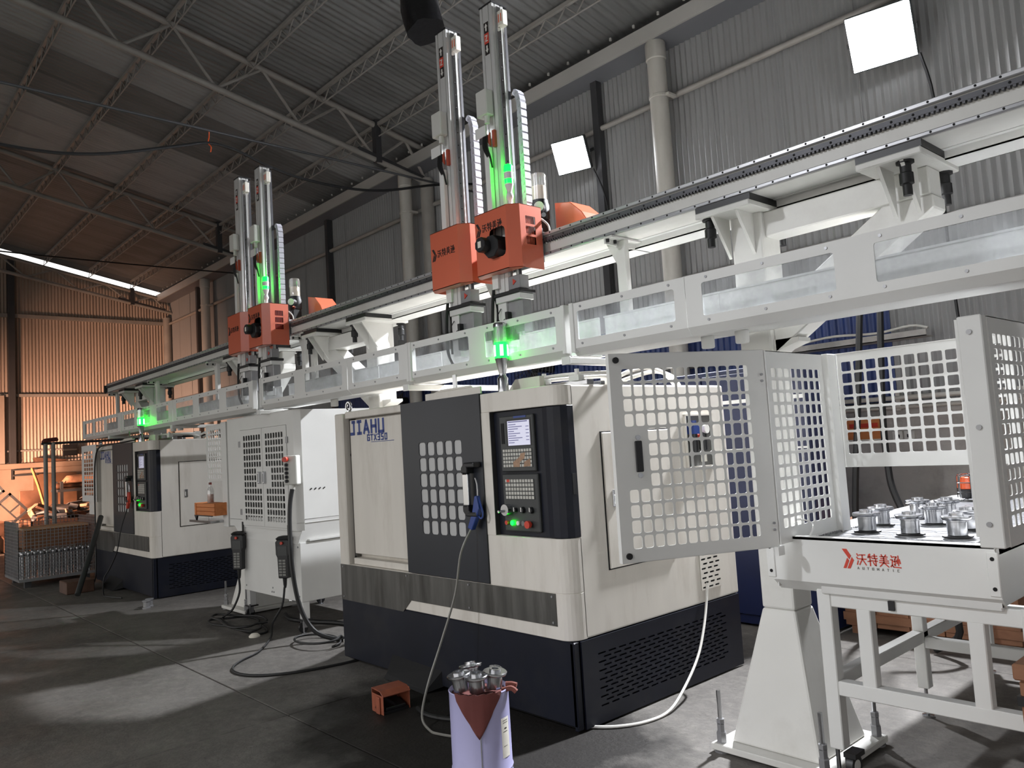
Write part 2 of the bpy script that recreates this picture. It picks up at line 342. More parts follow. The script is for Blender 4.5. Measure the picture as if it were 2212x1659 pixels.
# ================================================================== shed
XE, YW, XR, YF = -19.7, 4.5, 6.5, -7.0
def roof_z(y): return 6.55 + 0.21 * (4.5 - y)
def concrete_floor():
    m = bpy.data.materials.new('worn_concrete'); m.use_nodes = True; n = m.node_tree; b = n.nodes['Principled BSDF']
    tc = n.nodes.new('ShaderNodeNewGeometry')
    def noise(sc, det, rough=0.6, v=None):
        t = n.nodes.new('ShaderNodeTexNoise'); t.inputs['Scale'].default_value = sc; t.inputs['Detail'].default_value = det; t.inputs['Roughness'].default_value = rough
        n.links.new(v or tc.outputs['Position'], t.inputs['Vector']); return t.outputs[0]
    def ramp(x, a, b_, c0, c1):
        r = n.nodes.new('ShaderNodeMapRange'); r.inputs['From Min'].default_value = a; r.inputs['From Max'].default_value = b_; r.inputs['To Min'].default_value = c0; r.inputs['To Max'].default_value = c1
        n.links.new(x, r.inputs[0]); return r.outputs[0]
    def mixc(f, a, b_):
        x = n.nodes.new('ShaderNodeMix'); x.data_type = 'RGBA'
        n.links.new(f, x.inputs[0])
        for k, c in ((6, a), (7, b_)):
            if isinstance(c, tuple): x.inputs[k].default_value = (*lin(c), 1)
            else: n.links.new(c, x.inputs[k])
        return x.outputs[2]
    c = mixc(ramp(noise(0.9, 8), 0.35, 0.68, 0, 1), (108, 105, 101), (76, 73, 70))
    c = mixc(ramp(noise(14, 6, 0.75), 0.45, 0.75, 0, 0.45), c, (138, 134, 127))
    c = mixc(ramp(noise(60, 3), 0.58, 0.74, 0, 0.6), c, (60, 57, 54))
    # oil soaked concrete and the machines' painted-in shade along their fronts, ragged edge
    sx = n.nodes.new('ShaderNodeSeparateXYZ'); n.links.new(tc.outputs['Position'], sx.inputs[0])
    def m2(op, a, b_):
        x = n.nodes.new('ShaderNodeMath'); x.operation = op
        for k, q in ((0, a), (1, b_)):
            if isinstance(q, (int, float)): x.inputs[k].default_value = q
            else: n.links.new(q, x.inputs[k])
        return x.outputs[0]
    ex = m2('DIVIDE', m2('ADD', sx.outputs['X'], 0.55), 1.35); ey = m2('DIVIDE', m2('ADD', sx.outputs['Y'], 0.35), 0.95)
    rr = m2('ADD', m2('ADD', m2('MULTIPLY', ex, ex), m2('MULTIPLY', ey, ey)), m2('MULTIPLY', m2('SUBTRACT', noise(1.7, 6), 0.5), 2.2))
    c = mixc(ramp(rr, 0.55, 1.15, 0.93, 0), c, (22, 19, 17))
    b.inputs['Specular IOR Level'].default_value = 0.22
    n.links.new(c, b.inputs['Base Color'])
    n.links.new(ramp(noise(2.2, 6), 0.35, 0.7, 0.45, 0.8), b.inputs['Roughness'])
    bp = n.nodes.new('ShaderNodeBump'); bp.inputs['Strength'].default_value = 0.45; bp.inputs['Distance'].default_value = 0.012
    n.links.new(noise(38, 6, 0.7), bp.inputs['Height']); n.links.new(bp.outputs[0], b.inputs['Normal'])
    return m
FLOORM = concrete_floor()
fl = struct('floor')
xs = [XE - 0.3, -17.0, -13.2, -9.36, -5.52, -1.66, 2.2, XR]; ys = [YF - 0.5, -4.2, -0.9, 2.4, YW + 0.1]
for a, b in zip(xs, xs[1:]):
    for c, d in zip(ys, ys[1:]):
        MB().box(a + .004, c + .004, -.08, b - .004, d - .004, 0).build('concrete_slab', FLOORM, fl, bev=.004)
MB().box(XE - .3, YF - .5, -.12, XR, YW + .1, -.075).build('joint_bed', DARK, fl)
MB().box(-60, -60, -.3, 60, YF - .5, -.14).build('ground_outside', CONC)['kind'] = 'structure'

wr = struct('wall_right', (-6.5, YW, 0))
sheet = MB().corr((0, YW, 1.76), (1, 0, 0), (0, 0, 1), .836, 4.72, 4.72, .0125, .076).build('corrugated_sheet', WALLM, wr, smooth=True)
n = int((XR - XE) / .82)
base = Vector(sheet.location)
for i in range(n + 1):
    dx = XE + i * .82
    if i == 0: sheet.location = base + Vector((dx, 0, 0))
    else: dupe(sheet, wr, base + Vector((dx, -.004 * (i % 2), 0)))
MB().box(XE, YW - .14, 0, XR, YW + .25, 1.78).build('concrete_plinth', CONC, wr, bev=.01)
MB().box(XE, YW + .08, 1.7, XR, YW + .12, 6.5).build('outer_skin', DARK, wr)
bl = MB().corr((0, YW - .05, 1.79), (1, 0, 0), (0, 0, 1), .80, 1.16, 1.16, .009, .076).build('blue_sheet', BLUES, wr, smooth=True)
bb = Vector(bl.location)
for i in range(13):
    dx = -10.3 + i * .797
    if i == 0: bl.location = bb + Vector((dx, 0, 0))
    else: dupe(bl, wr, bb + Vector((dx, -.003 * (i % 2), 0)))

we = struct('wall_end', (XE, -1.2, 0))
y = YF
while y < YW - .05:
    y1 = min(y + .84, YW)
    MB().corr((XE + .004 * (int(y * 10) % 2), y, 1.88), (0, 1, 0), (0, 0, 1), y1 - y, roof_z(y) - 1.88 - .23, roof_z(y1) - 1.88 - .23, .012, .076, 6).build('corrugated_sheet', WALLE, we, smooth=True)
    y += .83
MB().box(XE - .25, YF, 0, XE + .05, YW, 1.76).build('concrete_plinth', CONCE, we, bev=.01)
MB().box(XE - .25, YF, 1.76, XE + .16, YW, 1.89).build('plinth_ledge', CONCE, we, bev=.008)
MB().box(XE + .02, YF, 3.55, XE + .09, YW - .2, 3.62).build('girt', PIPE, we)
MB().box(XE + .02, YF, 5.55, XE + .10, YW - .2, 5.64).build('girt', PIPE, we)
MB().box(XE + .02, YF, 2.18, XE + .06, YW - .2, 2.22).build('girt', PIPE, we)
MB().box(XE + .02, .55, 1.89, XE + .2, .70, roof_z(.6) - .35).build('wall_post', DPOST, we, bev=.01)
MB().cyl((XE + .15, YW - .12, 0), (XE + .15, YW - .12, 5.75), .11, 12).build('corner_pipe_column', PIPE, we, smooth=True)
MB().hexa([(XE + .10, YF, roof_z(YF) - .13), (XE + .13, YF, roof_z(YF) - .13), (XE + .13, YW, roof_z(YW) - .13), (XE + .10, YW, roof_z(YW) - .13), (XE + .10, YF, roof_z(YF) + .04), (XE + .13, YF, roof_z(YF) + .04), (XE + .13, YW, roof_z(YW) + .04), (XE + .10, YW, roof_z(YW) + .04)]).build('verge_board', ROOF, we)
dr = struct('door_1', (XE + .05, -.3, 0))
MB().box(XE + .03, -1.6, 1.9, XE + .10, .36, 3.5).build('door_leaf', WALLE, dr)
MB().box(XE + .03, .36, 1.9, XE + .15, .46, 3.58).build('door_frame', WALLE, dr)

ce = struct('ceiling', (-6.5, 0, 6.5))
L = math.hypot(1, .21); U = Vector((1, 0, 0)); Vv = Vector((0, -1, .21)) / L
LEN = (YW + .15 - YF + .4) * L
rs = {}
for i in range(int((XR - XE + .7) / .82) + 1):
    x = XE - .06 + i * .82
    key = ROOFL if -13.4 < x < -11.5 or (-9.2 < x < -8.3) else ROOF
    zb = roof_z(YW + .15) + .03
    if key not in rs:
        o = MB().corr((0, YW + .15, zb), U, Vv, .836, LEN, LEN, .013, .11, 6).build('roof_sheet', key, ce, smooth=True)
        rs[key] = (o, Vector(o.location)); o.location = rs[key][1] + Vector((x, 0, 0))
    else:
        dupe(rs[key][0], ce, rs[key][1] + Vector((x, 0, .004 * (i % 2))))
MB().hexa([(XE - .06, YW + .2, roof_z(YW + .2) + .1), (XR, YW + .2, roof_z(YW + .2) + .1), (XR, YF - .4, roof_z(YF - .4) + .1), (XE - .06, YF - .4, roof_z(YF - .4) + .1),
           (XE - .06, YW + .2, roof_z(YW + .2) + .14), (XR, YW + .2, roof_z(YW + .2) + .14), (XR, YF - .4, roof_z(YF - .4) + .14), (XE - .06, YF - .4, roof_z(YF - .4) + .14)]).build('roof_outer_skin', DARK, ce)
# lattice purlins
for k, py in enumerate((3.46, 2.43, 1.38, .31, -.72, -1.77, -2.8, -3.85, -4.9, -5.95)):
    m = MB(); zt = roof_z(py) - .02
    m.box(XE, py - .022, zt - .05, XR, py + .022, zt)
    m.cyl((XE, py, zt - .22), (XR, py, zt - .22), .010, 6)
    x = XE
    while x < (XR if k < 5 else XE + .1):
        m.bar((x, py, zt - .22), (x + .17, py, zt - .05), .012, .012); m.bar((x + .17, py, zt - .05), (x + .34, py, zt - .22), .012, .012); x += .34
    m.build('lattice_purlin', PIPE, ce)
# trusses
for ti, tx in enumerate((-7.0, -13.35, XE + .22)):
    t = struct('trim_%d' % (ti + 1), (tx, 0, 6.3))
    up = lambda y: 6.55 + .212 * (4.4 - y) - (.045 if ti < 2 else .32); lo = lambda y: 5.94 + .196 * (4.53 - y) + (.0 if ti < 2 else -.06)
    yend = 4.38
    MB().cyl((tx, yend, up(yend)), (tx, YF, up(YF)), .045, 10).build('top_chord', PIPE, t, smooth=True)
    MB().cyl((tx, yend + .1, lo(yend + .1)), (tx, YF, lo(YF)), .045, 10).build('bottom_chord', PIPE, t, smooth=True)
    yy = 4.38; dn = True; k = 0
    ynodes = [4.38, 3.98, 3.42, 2.78, 2.15, 1.60, .93, .37, -.27, -.85, -1.45, -2.05, -2.65, -3.25, -3.85, -4.45, -5.05]
    for k in range(len(ynodes) - 1):
        a, b = ynodes[k], ynodes[k + 1]
        p = (tx, a, lo(a) if k % 2 == 0 else up(a)); q = (tx, b, up(b) if k % 2 == 0 else lo(b))
        MB().cyl(p, q, .022, 8).build('web_brace', PIPE, t, smooth=True)
    MB().box(tx - .05, 3.40, lo(3.45) - .04, tx + .05, 3.50, up(3.45) + .08).build('splice_post', DPOST, t)
    MB().bar((tx, 4.3, lo(4.3) + .03), (tx, 3.1, lo(4.3) + .28), .08, .06).build('knee_brace', DPOST, t)
    if ti < 2:
        MB().cyl((tx, YW - .13, 0), (tx, YW - .13, lo(4.4) + .05), .11, 14).build('pipe_column', PIPE, t, smooth=True)
# eave gutter, girt, posts
g = struct('trim_4', (-6.5, 4.3, 6.2))
MB().box(XE + .1, 4.10, 6.20, XR, 4.13, 6.38).build('gutter_face', GUTTER, g)
MB().box(XE + .1, 4.13, 6.20, XR, 4.5, 6.225).build('gutter_soffit', mat('shaded_soffit_steel', (112, 113, 118), .5, var=.06, scale=1.5), g)  # same steel as the face; underside shade is put into its darker colour
m = MB()
for i in range(70): m.cyl((XE + .4 + i * .36, 4.09, 6.42), (XE + .4 + i * .36, 4.09, 6.455), .016, 6)
stuff(m.build('roof_bolts', GUTTER, g))
g = struct('trim_5', (-6.5, 4.4, 5.5))
MB().cyl((XE + .2, 4.42, 5.58), (XR, 4.42, 5.58), .035, 10).build('girt_pipe', PIPE, g, smooth=True)
MB().cyl((XE + .2, 4.42, 3.4), (XR, 4.42, 3.4), .035, 10).build('girt_pipe', PIPE, g, smooth=True)
for px in (-3.3, -10.35, -17.25, 1.9): MB().box(px - .05, 4.36, 1.78, px + .05, 4.46, 6.2).build('wall_post', DPOST, g)
# front lintel above the open side and the near end wall (behind the camera)
wf = struct('wall_front', (-6.5, YF, 0))
MB().box(XE, YF - .1, 3.4, XR, YF, roof_z(YF)).build('lintel_wall', WALLM, wf)
for px in (XE + .2, XR - .2): MB().box(px - .2, YF - .1, 0, px + .2, YF + .1, 3.4).build('pier', CONC, wf)
wb = struct('wall_back', (XR, 0, 0))
MB().box(XR, YF, 0, XR + .1, YW, 9).build('gable_panel', WALLM, wb)

# downpipes
for px, r, lab in ((-2.2, .108, 'grey plastic downpipe between the two work lights, its collar near the gutter'), (-7.42, .105, 'grey plastic downpipe beside the nearest truss column'), (-16.3, .11, 'grey plastic downpipe near the corner with the orange wall')):
    t = thing('downpipe', lab, 'pipe', (px, 4.235, 0), 'downpipes under the gutter')
    MB().cyl((px, 4.235, 0), (px, 4.235, 6.19), r, 20).build('pipe_shaft', PVC, t, smooth=True)
    MB().lathe((px, 4.235, 5.98), [(r + .002, 0), (r + .012, .01), (r + .012, .20), (r + .002, .22)], 20).build('collar', PVC, t, smooth=True)
    MB().lathe((px, 4.235, 5.52), [(r + .001, 0), (r + .008, .005), (r + .008, .035), (r + .001, .04)], 20).box(px + r, 4.21, 5.52, px + r + .05, 4.36, 5.55).build('clamp', PVC, t)

# work lights
def floodlight(x, y, z, yaw, tilt, w, label, power=1.0, spread=125):
    t = thing('floodlight', label, 'light', (x, y, z), 'white work lights on the corrugated wall', rot=(tilt, 0, yaw))
    MB().box(-w / 2, -.03, -w * .45, w / 2, .045, w * .45).build('housing', CHAR, t, bev=.012)
    m = MB()
    for i in range(7): m.box(-w * .4 + i * w * .13, .045, -w * .35, -w * .4 + i * w * .13 + .008, .075, w * .35)
    m.build('cooling_fins', CHAR, t)
    MB().box(-w / 2 + .012, -.034, -w * .45 + .012, w / 2 - .012, -.029, w * .45 - .012).build('lens', LENS, t)
    ad = bpy.data.lights.new('work_light_beam', 'AREA'); ad.shape = 'RECTANGLE'; ad.size = w * .5; ad.size_y = w * .45; ad.energy = FLOOD_W * power; ad.color = (.93, .95, 1.0); ad.spread = math.radians(spread)
    ao = bpy.data.objects.new('work_light_beam', ad); COL.objects.link(ao); ao.parent = t; ao.location = (0, -.037, 0); ao.rotation_euler = (PI / 2, 0, PI)
    MB().bar((-w / 2 - .012, .01, 0), (-w / 2 - .012, .16, 0), .012, .04).bar((w / 2 + .012, .01, 0), (w / 2 + .012, .16, 0), .012, .04).bar((-w / 2 - .012, .16, 0), (w / 2 + .012, .16, 0), .012, .04, (0, 1, 0)).build('bracket', CHAR, t)
    return t
floodlight(.36, 4.15, 5.12, .22, .50, .56, 'larger glaring work light high on the wall near the gutter end')
floodlight(-3.55, 4.14, 5.26, .30, .46, .47, 'smaller glaring work light on the dark post, beyond the machine roof', .5)
for nm, pts, lab in (('lamp_cable', [(.62, 4.3, 4.9), (.68, 4.36, 4.4), (.66, 4.38, 3.2), (.70, 4.34, 2.2), (.72, 4.30, 1.6)], 'black cable hanging from the larger work light'),
                     ('lamp_cable', [(-3.34, 4.3, 5.05), (-3.22, 4.34, 4.7), (-3.18, 4.36, 4.3), (-3.2, 4.36, 3.4), (-3.2, 4.36, 2.6)], 'black cable hanging from the smaller work light')):
    tag(MB().tube(pts, .014).build(nm, RUBBER, smooth=True), lab, 'cable')
floodlight(-1.4, -6.3, 5.0, PI - .42, .60, .50, 'work light on the open side of the shed, outside the picture', .035, 70)
# warm lamp on the floor side of the far bay, out of the frame
ld = bpy.data.lights.new('warm_lamp', 'AREA'); ld.size = .5; ld.energy = 330; ld.color = (1.0, .54, .35); ld.spread = math.radians(96)
lo_ = bpy.data.objects.new('warm_lamp', ld); COL.objects.link(lo_); lo_.location = (-15.8, -2.4, 1.3); lo_.rotation_euler = Vector((-.62, .95, -.05)).to_track_quat('-Z', 'Y').to_euler()
WARM = ld

# ================================================================== gantry: columns
def gantry_column(cx, side, label, top=2.745):
    """white welded column; side = +1 / -1 the way its slanting arm goes"""
    cy = .56
    t = thing('gantry_column', label, 'column', (cx, cy, 0), 'white columns that carry the gantry beam')
    MB().box(cx - .31, cy - .31, .012, cx + .31, cy + .31, .045).build('base_plate', WHITE, t, bev=.004)
    w = .09
    MB().hexa([(cx - .235, cy - .235, .045), (cx + .235, cy - .235, .045), (cx + .235, cy + .235, .045), (cx - .235, cy + .235, .045),
               (cx - w, cy - w, .70), (cx + w, cy - w, .70), (cx + w, cy + w, .70), (cx - w, cy + w, .70)]).build('flared_foot', WHITE, t, bev=.012, seg=2)
    MB().box(cx - w, cy - w, .70, cx + w, cy + w, top).build('shaft', WHITE, t, bev=.012, seg=2)
    for sx in (-1, 1):
        for sy in (-1, 1):
            bx, by = cx + sx * .27, cy + sy * .27
            b = MB().cyl((bx, by, .0), (bx, by, .30), .011, 8).build('levelling_bolt', STEEL, t, smooth=True)
            MB().lathe((bx, by, .045), [(.026, 0), (.026, .05), (.02, .055), (.02, .09)], 6).lathe((bx, by, .14), [(.021, 0), (.021, .02)], 6).build('nut', RAIL, b)
            MB().lathe((bx, by, 0), [(.04, 0), (.04, .008), (.02, .012)], 12).build('foot_pad', RAIL, b)
    # caps
    def cap(x0, x1, zt, bfx=lambda a, b: a + .05):
        p = MB().prism([(x0, .30), (x1, .30), (x1 + .0, .74), (x0, .74)] if True else [], 'xy', zt - .03, zt).build('cap_plate', WHITE, t, bev=.005)
        for gx in (x0 + .09, x1 - .09):
            MB().prism([(.32, zt - .03), (.47, zt - .03), (.47, zt - .24)], 'yz', gx - .008, gx + .008).build('gusset', WHITE, p)
        MB().box(x0 - .0, .31, zt, x1, .72, zt + .032).build('shim_pad', BLACK, t)
        for bx, by in ((bfx(x0, x1), .36), (x1 - .05, .69)):
                MB().lathe((bx, by, zt - .03), [(.02, -.15), (.02, -.105), (.03, -.10), (.03, -.055), (.024, -.05), (.024, -.012), (.038, -.01), (.038, 0)][::1], 10).build('adjusting_bolt', RUBBER, t, smooth=True)
    cap(cx - .19 if side > 0 else cx - .13, cx + .13 if side > 0 else cx + .19, top)
    ax = cx + side * .80
    cap(ax - .14, ax + .14, top, (lambda a, b: b - .09) if side > 0 else (lambda a, b: a + .05))
    m = MB().box(min(cx, ax), .50, top - .16, max(cx, ax) + (.09 if side > 0 else 0), .64, top - .03)
    m.build('top_arm', WHITE, t, bev=.006)
    z0 = 1.98
    k = .13
    if side > 0: poly = [(cx + .09, z0), (cx + .09, z0 + .22), (ax - .12, top - .16), (ax + .10, top - .16), (ax + .10, top - .22)]
    else: poly = [(cx - .09, z0), (cx - .09, z0 + .22), (ax + .12, top - .16), (ax - .10, top - .16), (ax - .10, top - .22)]
    MB().prism(poly, 'xz', .50, .64).build('slanting_arm', WHITE, t, bev=.006)
    # brackets under the drip tray
    MB().prism([(cx - .09, 1.93), (cx - .09, 2.05), (cx + .22, 2.05), (cx + .22, 2.03)], 'xz', .50, .62).build('tray_bracket', WHITE, t)
    return t
gantry_column(.99, 1, 'white gantry column with flared foot beside the parts conveyor')
gantry_column(-2.68, -1, 'white gantry column rising between the nearer lathe and the perforated double door cabinet')
gantry_column(-5.33, 1, 'white gantry column whose rusty flared foot shows under the white cabinet')
gantry_column(-8.55, -1, 'white gantry column farthest along, near the end of the beam')

# beam
BX0, BX1, BY0, BY1, BZ0, BZ1 = -10.15, 3.6, .33, .54, 2.778, 2.918
t = thing('gantry_beam', 'long white overhead beam with black linear rails and gear rack on its front', 'beam', (-3.3, .43, BZ0))
MB().box(BX0, BY0, BZ0, BX1, BY1, BZ1).build('box_beam', WHITE, t, bev=.003)
MB().box(BX0, BY0 - .018, BZ1 - .010, BX1, BY0 + .03, BZ1 + .012).build('linear_rail', mat('bright_rail', (186, 186, 188), .3, metal=.35, var=.1), t, bev=.004)
MB().box(BX0, BY0 - .02, BZ0 + .002, BX1, BY0, BZ0 + .022).build('linear_rail', RAIL, t, bev=.004)
m = MB().box(BX0, BY0 - .022, BZ1 - .046, BX1, BY0, BZ1 - .023)
x = BX0 + .05
while x < BX1:
    m.hexa([(x, BY0 - .022, BZ1 - .055), (x + .009, BY0 - .022, BZ1 - .055), (x + .009, BY0 - .002, BZ1 - .055), (x, BY0 - .002, BZ1 - .055),
            (x - .002, BY0 - .022, BZ1 - .045), (x + .011, BY0 - .022, BZ1 - .045), (x + .011, BY0 - .002, BZ1 - .045), (x - .002, BY0 - .002, BZ1 - .045)]); x += .02
m.build('gear_rack', RACK, t)
m = MB(); x = BX0 + .06
while x < BX1:
    m.cyl((x, BY0 - .0195, BZ1 + .001), (x, BY0 - .017, BZ1 + .001), .0055, 6); m.cyl((x, BY0 - .0215, BZ0 + .012), (x, BY0 - .019, BZ0 + .012), .0055, 6)
    m.cyl((x + .03, BY0 - .0235, BZ1 - .034), (x + .03, BY0 - .021, BZ1 - .034), .006, 6); x += .09
stuff(m.build('rail_screws', DARK, t))
MB().box(BX0 - .05, BY0 - .04, BZ0 + .01, BX0, BY0 + .06, BZ1 - .01).build('end_stop', BLACK, t)
MB().box(BX0, .54, 2.775, BX1, .57, 2.785).box(BX0, .57, 2.735, BX1, .73, 2.742).box(BX0, .57, 2.735, BX1, .575, 2.785).box(BX0, .725, 2.735, BX1, .73, 2.84).build('cable_tray', GUARD, t)
# hangers between beam and tray: arm under the beam and a post down to the tray's back panel
for hx in (.20, -.95, -3.80, -3.62, -5.98, -8.1, -9.98, 2.75):
    h = thing('tray_hanger', {.20: 'white hanger post right of the two nearer orange carriages', -.95: 'white hanger arm behind the left carriage of the nearer pair', -3.80: 'left one of two close white hanger posts by the far orange carriages', -3.62: 'right one of two close white hanger posts by the far orange carriages', -5.98: 'white hanger post left of the far orange carriages', -8.1: 'white hanger post in front of the farthest gantry column', -9.98: 'white hanger post at the very end of the gantry beam', 2.75: 'white hanger post where the beam leaves the picture'}[hx], 'bracket', (hx, .42, 2.33), 'hanger posts between beam and drip tray')
    MB().box(hx - .03, .30, 2.765, hx + .03, .72, 2.776).box(hx - .03, .30, 2.735, hx - .02, .72, 2.765).build('arm', WHITE, h)
    MB().box(hx - .035, .405, 2.30, hx + .035, .445, 2.765).build('post', WHITE, h, bev=.004)
    MB().prism([(hx - .035, 2.765), (hx - .035, 2.62), (hx - .11, 2.765)], 'xz', .415, .435).build('gusset', WHITE, h)
    m = MB()
    for by in (.315, .38): m.cyl((hx - .015, by, 2.745), (hx - .015, by, 2.765), .010, 6)
    m.build('bolts', RUBBER, h)

# drip trays
def drip_tray(x0, x1, wins, label, lip0=True, lip1=True):
    zb, zt, y0, y1 = 2.115, 2.385, .10, .40
    t = thing('drip_tray', label, 'tray', ((x0 + x1) / 2, .25, zb), 'white drip trays with clear windows under the beam')
    cols = [(a - x0, b - x0) for a, b in wins]
    if cols:
        MB().perf((x0, y0 + .003, zb + .012), (1, 0, 0), (0, 0, 1), x1 - x0, zt - zb - .012, .003, cols, [(.045, .21)], .012).build('front_panel', GUARD, t)
    else:
        MB().box(x0, y0, zb + .012, x1, y0 + .003, zt).build('front_panel', GUARD, t)
    MB().prism([(y0, zb + .012), (y0 + .04, zb - .028), (y0 + .10, zb - .028), (y0 + .10, zb - .015), (y1 + .06, zb - .015), (y1 + .06, zb - .012), (y0 + .103, zb - .012), (y0 + .043, zb - .024), (y0 + .004, zb + .014)], 'yz', x0, x1).build('trough_floor', GUARD, t)
    MB().box(x0, y1, zb - .012, x1, y1 + .003, 2.335).box(x0, y1 - .012, 2.325, x1, y1, 2.335).build('back_panel', GUARD, t)
    for a, b in wins:
        MB().box(a - .015, y0 + .004, zb + .04, b + .015, y0 + .008, zb + .238).build('window', ACRYL, t)
    m = MB()
    for a, b in wins:
        for q in (a + .03, (a + b) / 2, b - .03):
            for z in (zb + .035, zb + .246): m.cyl((q, y0 - .004, z), (q, y0 + .001, z), .007, 8)
    if wins: stuff(m.build('window_screws', RAIL, t))
    if lip0: MB().box(x0 - .001, y0 - .008, zb - .01, x0 + .03, y0 + .04, zt + .004).build('end_flange', GUARD, t, bev=.003)
    if lip1: MB().box(x1 - .03, y0 - .008, zb - .01, x1 + .001, y0 + .04, zt + .004).build('end_flange', GUARD, t, bev=.003)
drip_tray(.845, 2.60, [(.94, 1.61), (1.78, 2.45)], 'drip tray section running out of the picture over the parts conveyor', False, False)
drip_tray(.046, .842, [(.10, .775)], 'short drip tray section between the stack light and the conveyor column', True, False)
drip_tray(-1.585, .005, [(-1.545, -.89), (-.72, -.075)], 'drip tray section glowing green beside the nearer stack light', True, True)
drip_tray(-2.465, -1.59, [(-2.39, -1.72)], 'drip tray section above the blue lettering of the nearer lathe', False, True)
drip_tray(-4.12, -2.47, [(-4.05, -3.40), (-3.20, -2.555)], 'drip tray section above the white double door cabinet', True, False)
drip_tray(-6.56, -4.27, [(-6.45, -5.90), (-5.72, -5.14), (-4.95, -4.38)], 'drip tray section below the far orange carriages', False, True)
drip_tray(-8.63, -6.565, [(-8.52, -8.05), (-7.95, -7.40), (-7.15, -6.72)], 'drip tray section glowing green beside the far stack light', False, False)
drip_tray(-10.66, -8.635, [(-10.55, -10.10), (-9.98, -9.50), (-9.35, -8.80)], 'drip tray section at the far end of the gantry', True, True)
drip_tray(2.603, 3.6, [], 'drip tray end section above the conveyor, out of sight of its windows', False, False)
for ax, lab in ((-.02, 'white arm with square end cap under the tray beside the near stack light'), (-1.66, 'white box section arm under the tray above the nearer lathe door'), (-4.20, 'white box section arm under the tray above the cabinet'), (-6.66, 'white box section arm under the tray by the far stack light'), (-9.3, 'white box section arm under the far end of the tray')):
    t = thing('support_arm', lab, 'bracket', (ax, .6, 2.05), 'support arms under the drip trays')
    MB().box(ax - .03, .12, 2.048, ax + .03, 1.15, 2.086).build('tube', WHITE, t, bev=.003)
    MB().box(ax - .034, .108, 2.044, ax + .034, .12, 2.090).build('end_cap', GUARD, t, bev=.002)
for px_ in (1.02, .82, -3.05, -6.9, -7.15):
    tag(MB().lathe((px_, .30, 2.035), [(.03, 0), (.034, .005), (.034, .062)], 14).build('drain_stub', GUARD, smooth=True), 'short white drain stub under the tray at %s' % {1.02: 'the conveyor column, nearer one', .82: 'the conveyor column, farther one', -3.05: 'the column beside the cabinet', -6.9: 'the far lathe, nearer one', -7.15: 'the far lathe, farther one'}[px_], 'pipe', 'drain stubs under the drip trays')

